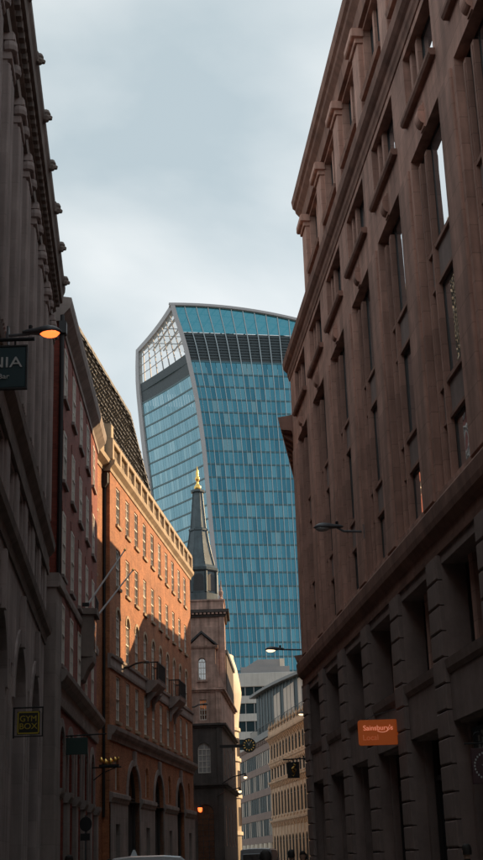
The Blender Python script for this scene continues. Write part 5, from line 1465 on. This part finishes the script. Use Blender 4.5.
# ------------------------------------------------------------------ people
SKIN = mat('skin', (0.45, 0.28, 0.20), 0.6)
HAIR = mat('dark_hair', (0.018, 0.014, 0.012), 0.7)
CLOTH = {'navy': mat('navy_coat', (0.02, 0.03, 0.06), 0.9), 'blue': mat('bright_blue_jacket', (0.02, 0.10, 0.32), 0.8), 'black': mat('black_coat', (0.015, 0.015, 0.016), 0.9),
         'yellow': mat('yellow_tabard', (0.55, 0.45, 0.03), 0.7), 'jeans': mat('dark_trousers', (0.025, 0.03, 0.045), 0.9), 'grey': mat('grey_overcoat', (0.10, 0.10, 0.105), 0.9)}
SHOE = mat('black_shoes', (0.015, 0.013, 0.012), 0.5)
def person(label, loc, rz, ht, coat, stride=0.16, hat=None):
    k = ht / 1.78
    V = {}; J = []; E_ = []; Rr = []
    def v(n, p, r):
        V[n] = len(J); J.append((p[0] * k, p[1] * k, p[2] * k)); Rr.append(r * k)
    def e(*ns):
        for a, c in zip(ns, ns[1:]): E_.append((V[a], V[c]))
    v('pel', (0, 0, 0.95), 0.145); v('waist', (0, 0, 1.12), 0.135); v('chest', (0, 0.0, 1.32), 0.155); v('neck0', (0, 0, 1.47), 0.075); v('neck', (0, 0.01, 1.54), 0.055)
    v('jaw', (0, 0.025, 1.60), 0.070); v('head', (0, 0.015, 1.675), 0.088); v('crown', (0, 0.0, 1.72), 0.075)
    e('pel', 'waist', 'chest', 'neck0', 'neck', 'jaw', 'head', 'crown')
    for s_, n in ((-1, 'l'), (1, 'r')):
        sw = stride * s_
        v(n + 'sh', (s_ * 0.19, 0, 1.42), 0.07); v(n + 'el', (s_ * 0.25, -sw * .4, 1.14), 0.048); v(n + 'wr', (s_ * 0.26, -sw * .9 + 0.06, 0.90), 0.032); v(n + 'pa', (s_ * 0.26, -sw * .9 + 0.08, 0.83), 0.036)
        e('chest', n + 'sh', n + 'el', n + 'wr', n + 'pa')
        for f in range(4):
            q = (f - 1.5) * 0.02
            ln = (0.075, 0.088, 0.083, 0.065)[f]
            v(n + 'f%d' % f, (s_ * 0.262, -sw * .9 + 0.09 + q, 0.80), 0.010); v(n + 'g%d' % f, (s_ * 0.25, -sw * .9 + 0.10 + q, 0.80 - ln), 0.0085); e(n + 'pa', n + 'f%d' % f, n + 'g%d' % f)
        v(n + 'th', (s_ * 0.235, -sw * .9 + 0.12, 0.82), 0.011); v(n + 'tt', (s_ * 0.225, -sw * .9 + 0.14, 0.78), 0.009); e(n + 'pa', n + 'th', n + 'tt')
        v(n + 'hip', (s_ * 0.10, 0, 0.88), 0.105); v(n + 'kn', (s_ * 0.105, sw * .8 + 0.03, 0.50), 0.066); v(n + 'an', (s_ * 0.11, sw * 1.5, 0.09), 0.045); v(n + 'to', (s_ * 0.125, sw * 1.5 + 0.17, 0.035), 0.036)
        e('pel', n + 'hip', n + 'kn', n + 'an', n + 'to')
    me = bpy.data.meshes.new('person_cage'); me.from_pydata(J, E_, [])
    ob = bpy.data.objects.new('person_cage', me); col.objects.link(ob)
    ob.modifiers.new('Skin', 'SKIN')
    for i, sv in enumerate(me.skin_vertices[0].data):
        sv.radius = (Rr[i], Rr[i] * (0.78 if i in (V['pel'], V['waist'], V['chest']) else 1.0)); sv.use_root = (i == V['pel'])
    sub = ob.modifiers.new('Sub', 'SUBSURF'); sub.levels = 2; sub.render_levels = 2
    dg = bpy.context.evaluated_depsgraph_get(); dg.update()
    nm = bpy.data.meshes.new_from_object(ob.evaluated_get(dg))
    bpy.data.objects.remove(ob)
    nm.name = 'person_body'
    nm.materials.clear()
    for m in (SKIN, CLOTH[coat], CLOTH['jeans'], SHOE): nm.materials.append(m)
    for p in nm.polygons:
        c = p.center / k; p.use_smooth = True
        if c.z > 1.53: i = 0
        elif abs(c.x) > 0.2 and c.z < 0.885: i = 0
        elif c.z > 0.86: i = 1
        elif c.z > 0.085: i = 2
        else: i = 3
        p.material_index = i
    T = thing('person', label, 'person', loc, rz, 'people on the pavements and road')
    link('body', nm, T)
    hb = MB(); N = 14; R = []
    for r, z, yb in ((0.098, 1.60, -0.028), (0.106, 1.66, -0.022), (0.106, 1.72, -0.012), (0.088, 1.775, -0.006), (0.045, 1.805, -0.004)):
        R.append([hb.P(r * k * 0.86 * math.cos(2 * math.pi * j / N), (yb + 0.010) * k + r * k * (1.02 if math.sin(2 * math.pi * j / N) < 0 else (0.62 if z < 1.7 else 0.98)) * math.sin(2 * math.pi * j / N), z * k) for j in range(N)])
    for A_, B_ in zip(R, R[1:]):
        for j in range(N): hb.f.append([A_[j], A_[(j + 1) % N], B_[(j + 1) % N], B_[j]]); hb.m.append(0)
    hb.f.append(R[-1]); hb.m.append(0)
    put(hb, 'hair', HAIR, T, smooth=True)
    for s_ in (-1, 1):
        b = MB(); b.ring([(0.004, -0.028), (0.016, -0.01), (0.017, 0.012), (0.005, 0.028)], 0, 0, 8); put(b, 'ear', SKIN, T, (s_ * 0.083 * k, 0.0, 1.66 * k), smooth=True)
        b = MB(); b.ring([(0.002, -0.009), (0.010, 0), (0.002, 0.009)], 0, 0, 8); put(b, 'eye', HAIR, T, (s_ * 0.033 * k, 0.098 * k, 1.675 * k), smooth=True)
    b = MB(); b.poly([(-0.012, 1.635), (0.012, 1.635), (0.006, 1.675), (-0.006, 1.675)], 0.095, 0.118); put(b, 'nose', SKIN, T)
    b = MB(); b.box(-0.025 * k, 0.025 * k, 0.088 * k, 0.099 * k, 1.603 * k, 1.611 * k); put(b, 'mouth', TAIL, T)
    if coat == 'blue' or coat == 'yellow':
        b = MB(); b.bbox(-0.17, 0.17, -0.16, 0.135, 0.92, 1.0, 0.01); put(b, 'reflective_band', CLOTH['yellow'], T)
    return T
person('person in a dark navy coat walking up the middle of the road', (0.15, 20.0, 0.0), 0.1, 1.79, 'navy')
person('person in a black coat by the shop windows of the brown stone building', (3.94, 25.5, 0.12), 0.2, 1.72, 'black', 0.05)
person('person in a grey overcoat on the pavement below the grey stone building', (-3.95, 29.0, 0.12), 3.0, 1.78, 'grey')
person('person in a black coat on the pavement below the red brick building', (-4.7, 44.0, 0.12), 3.1, 1.76, 'black')
person('person in a bright blue jacket on the right pavement', (0.95, 36.0, 0.12), 0.1, 1.80, 'blue')
person('person in a navy coat beside the one in blue', (1.35, 39.0, 0.12), 3.2, 1.78, 'navy')
person('person in a yellow tabard near the far corner of the brown stone building', (1.55, 43.0, 0.12), 0.0, 1.74, 'yellow')
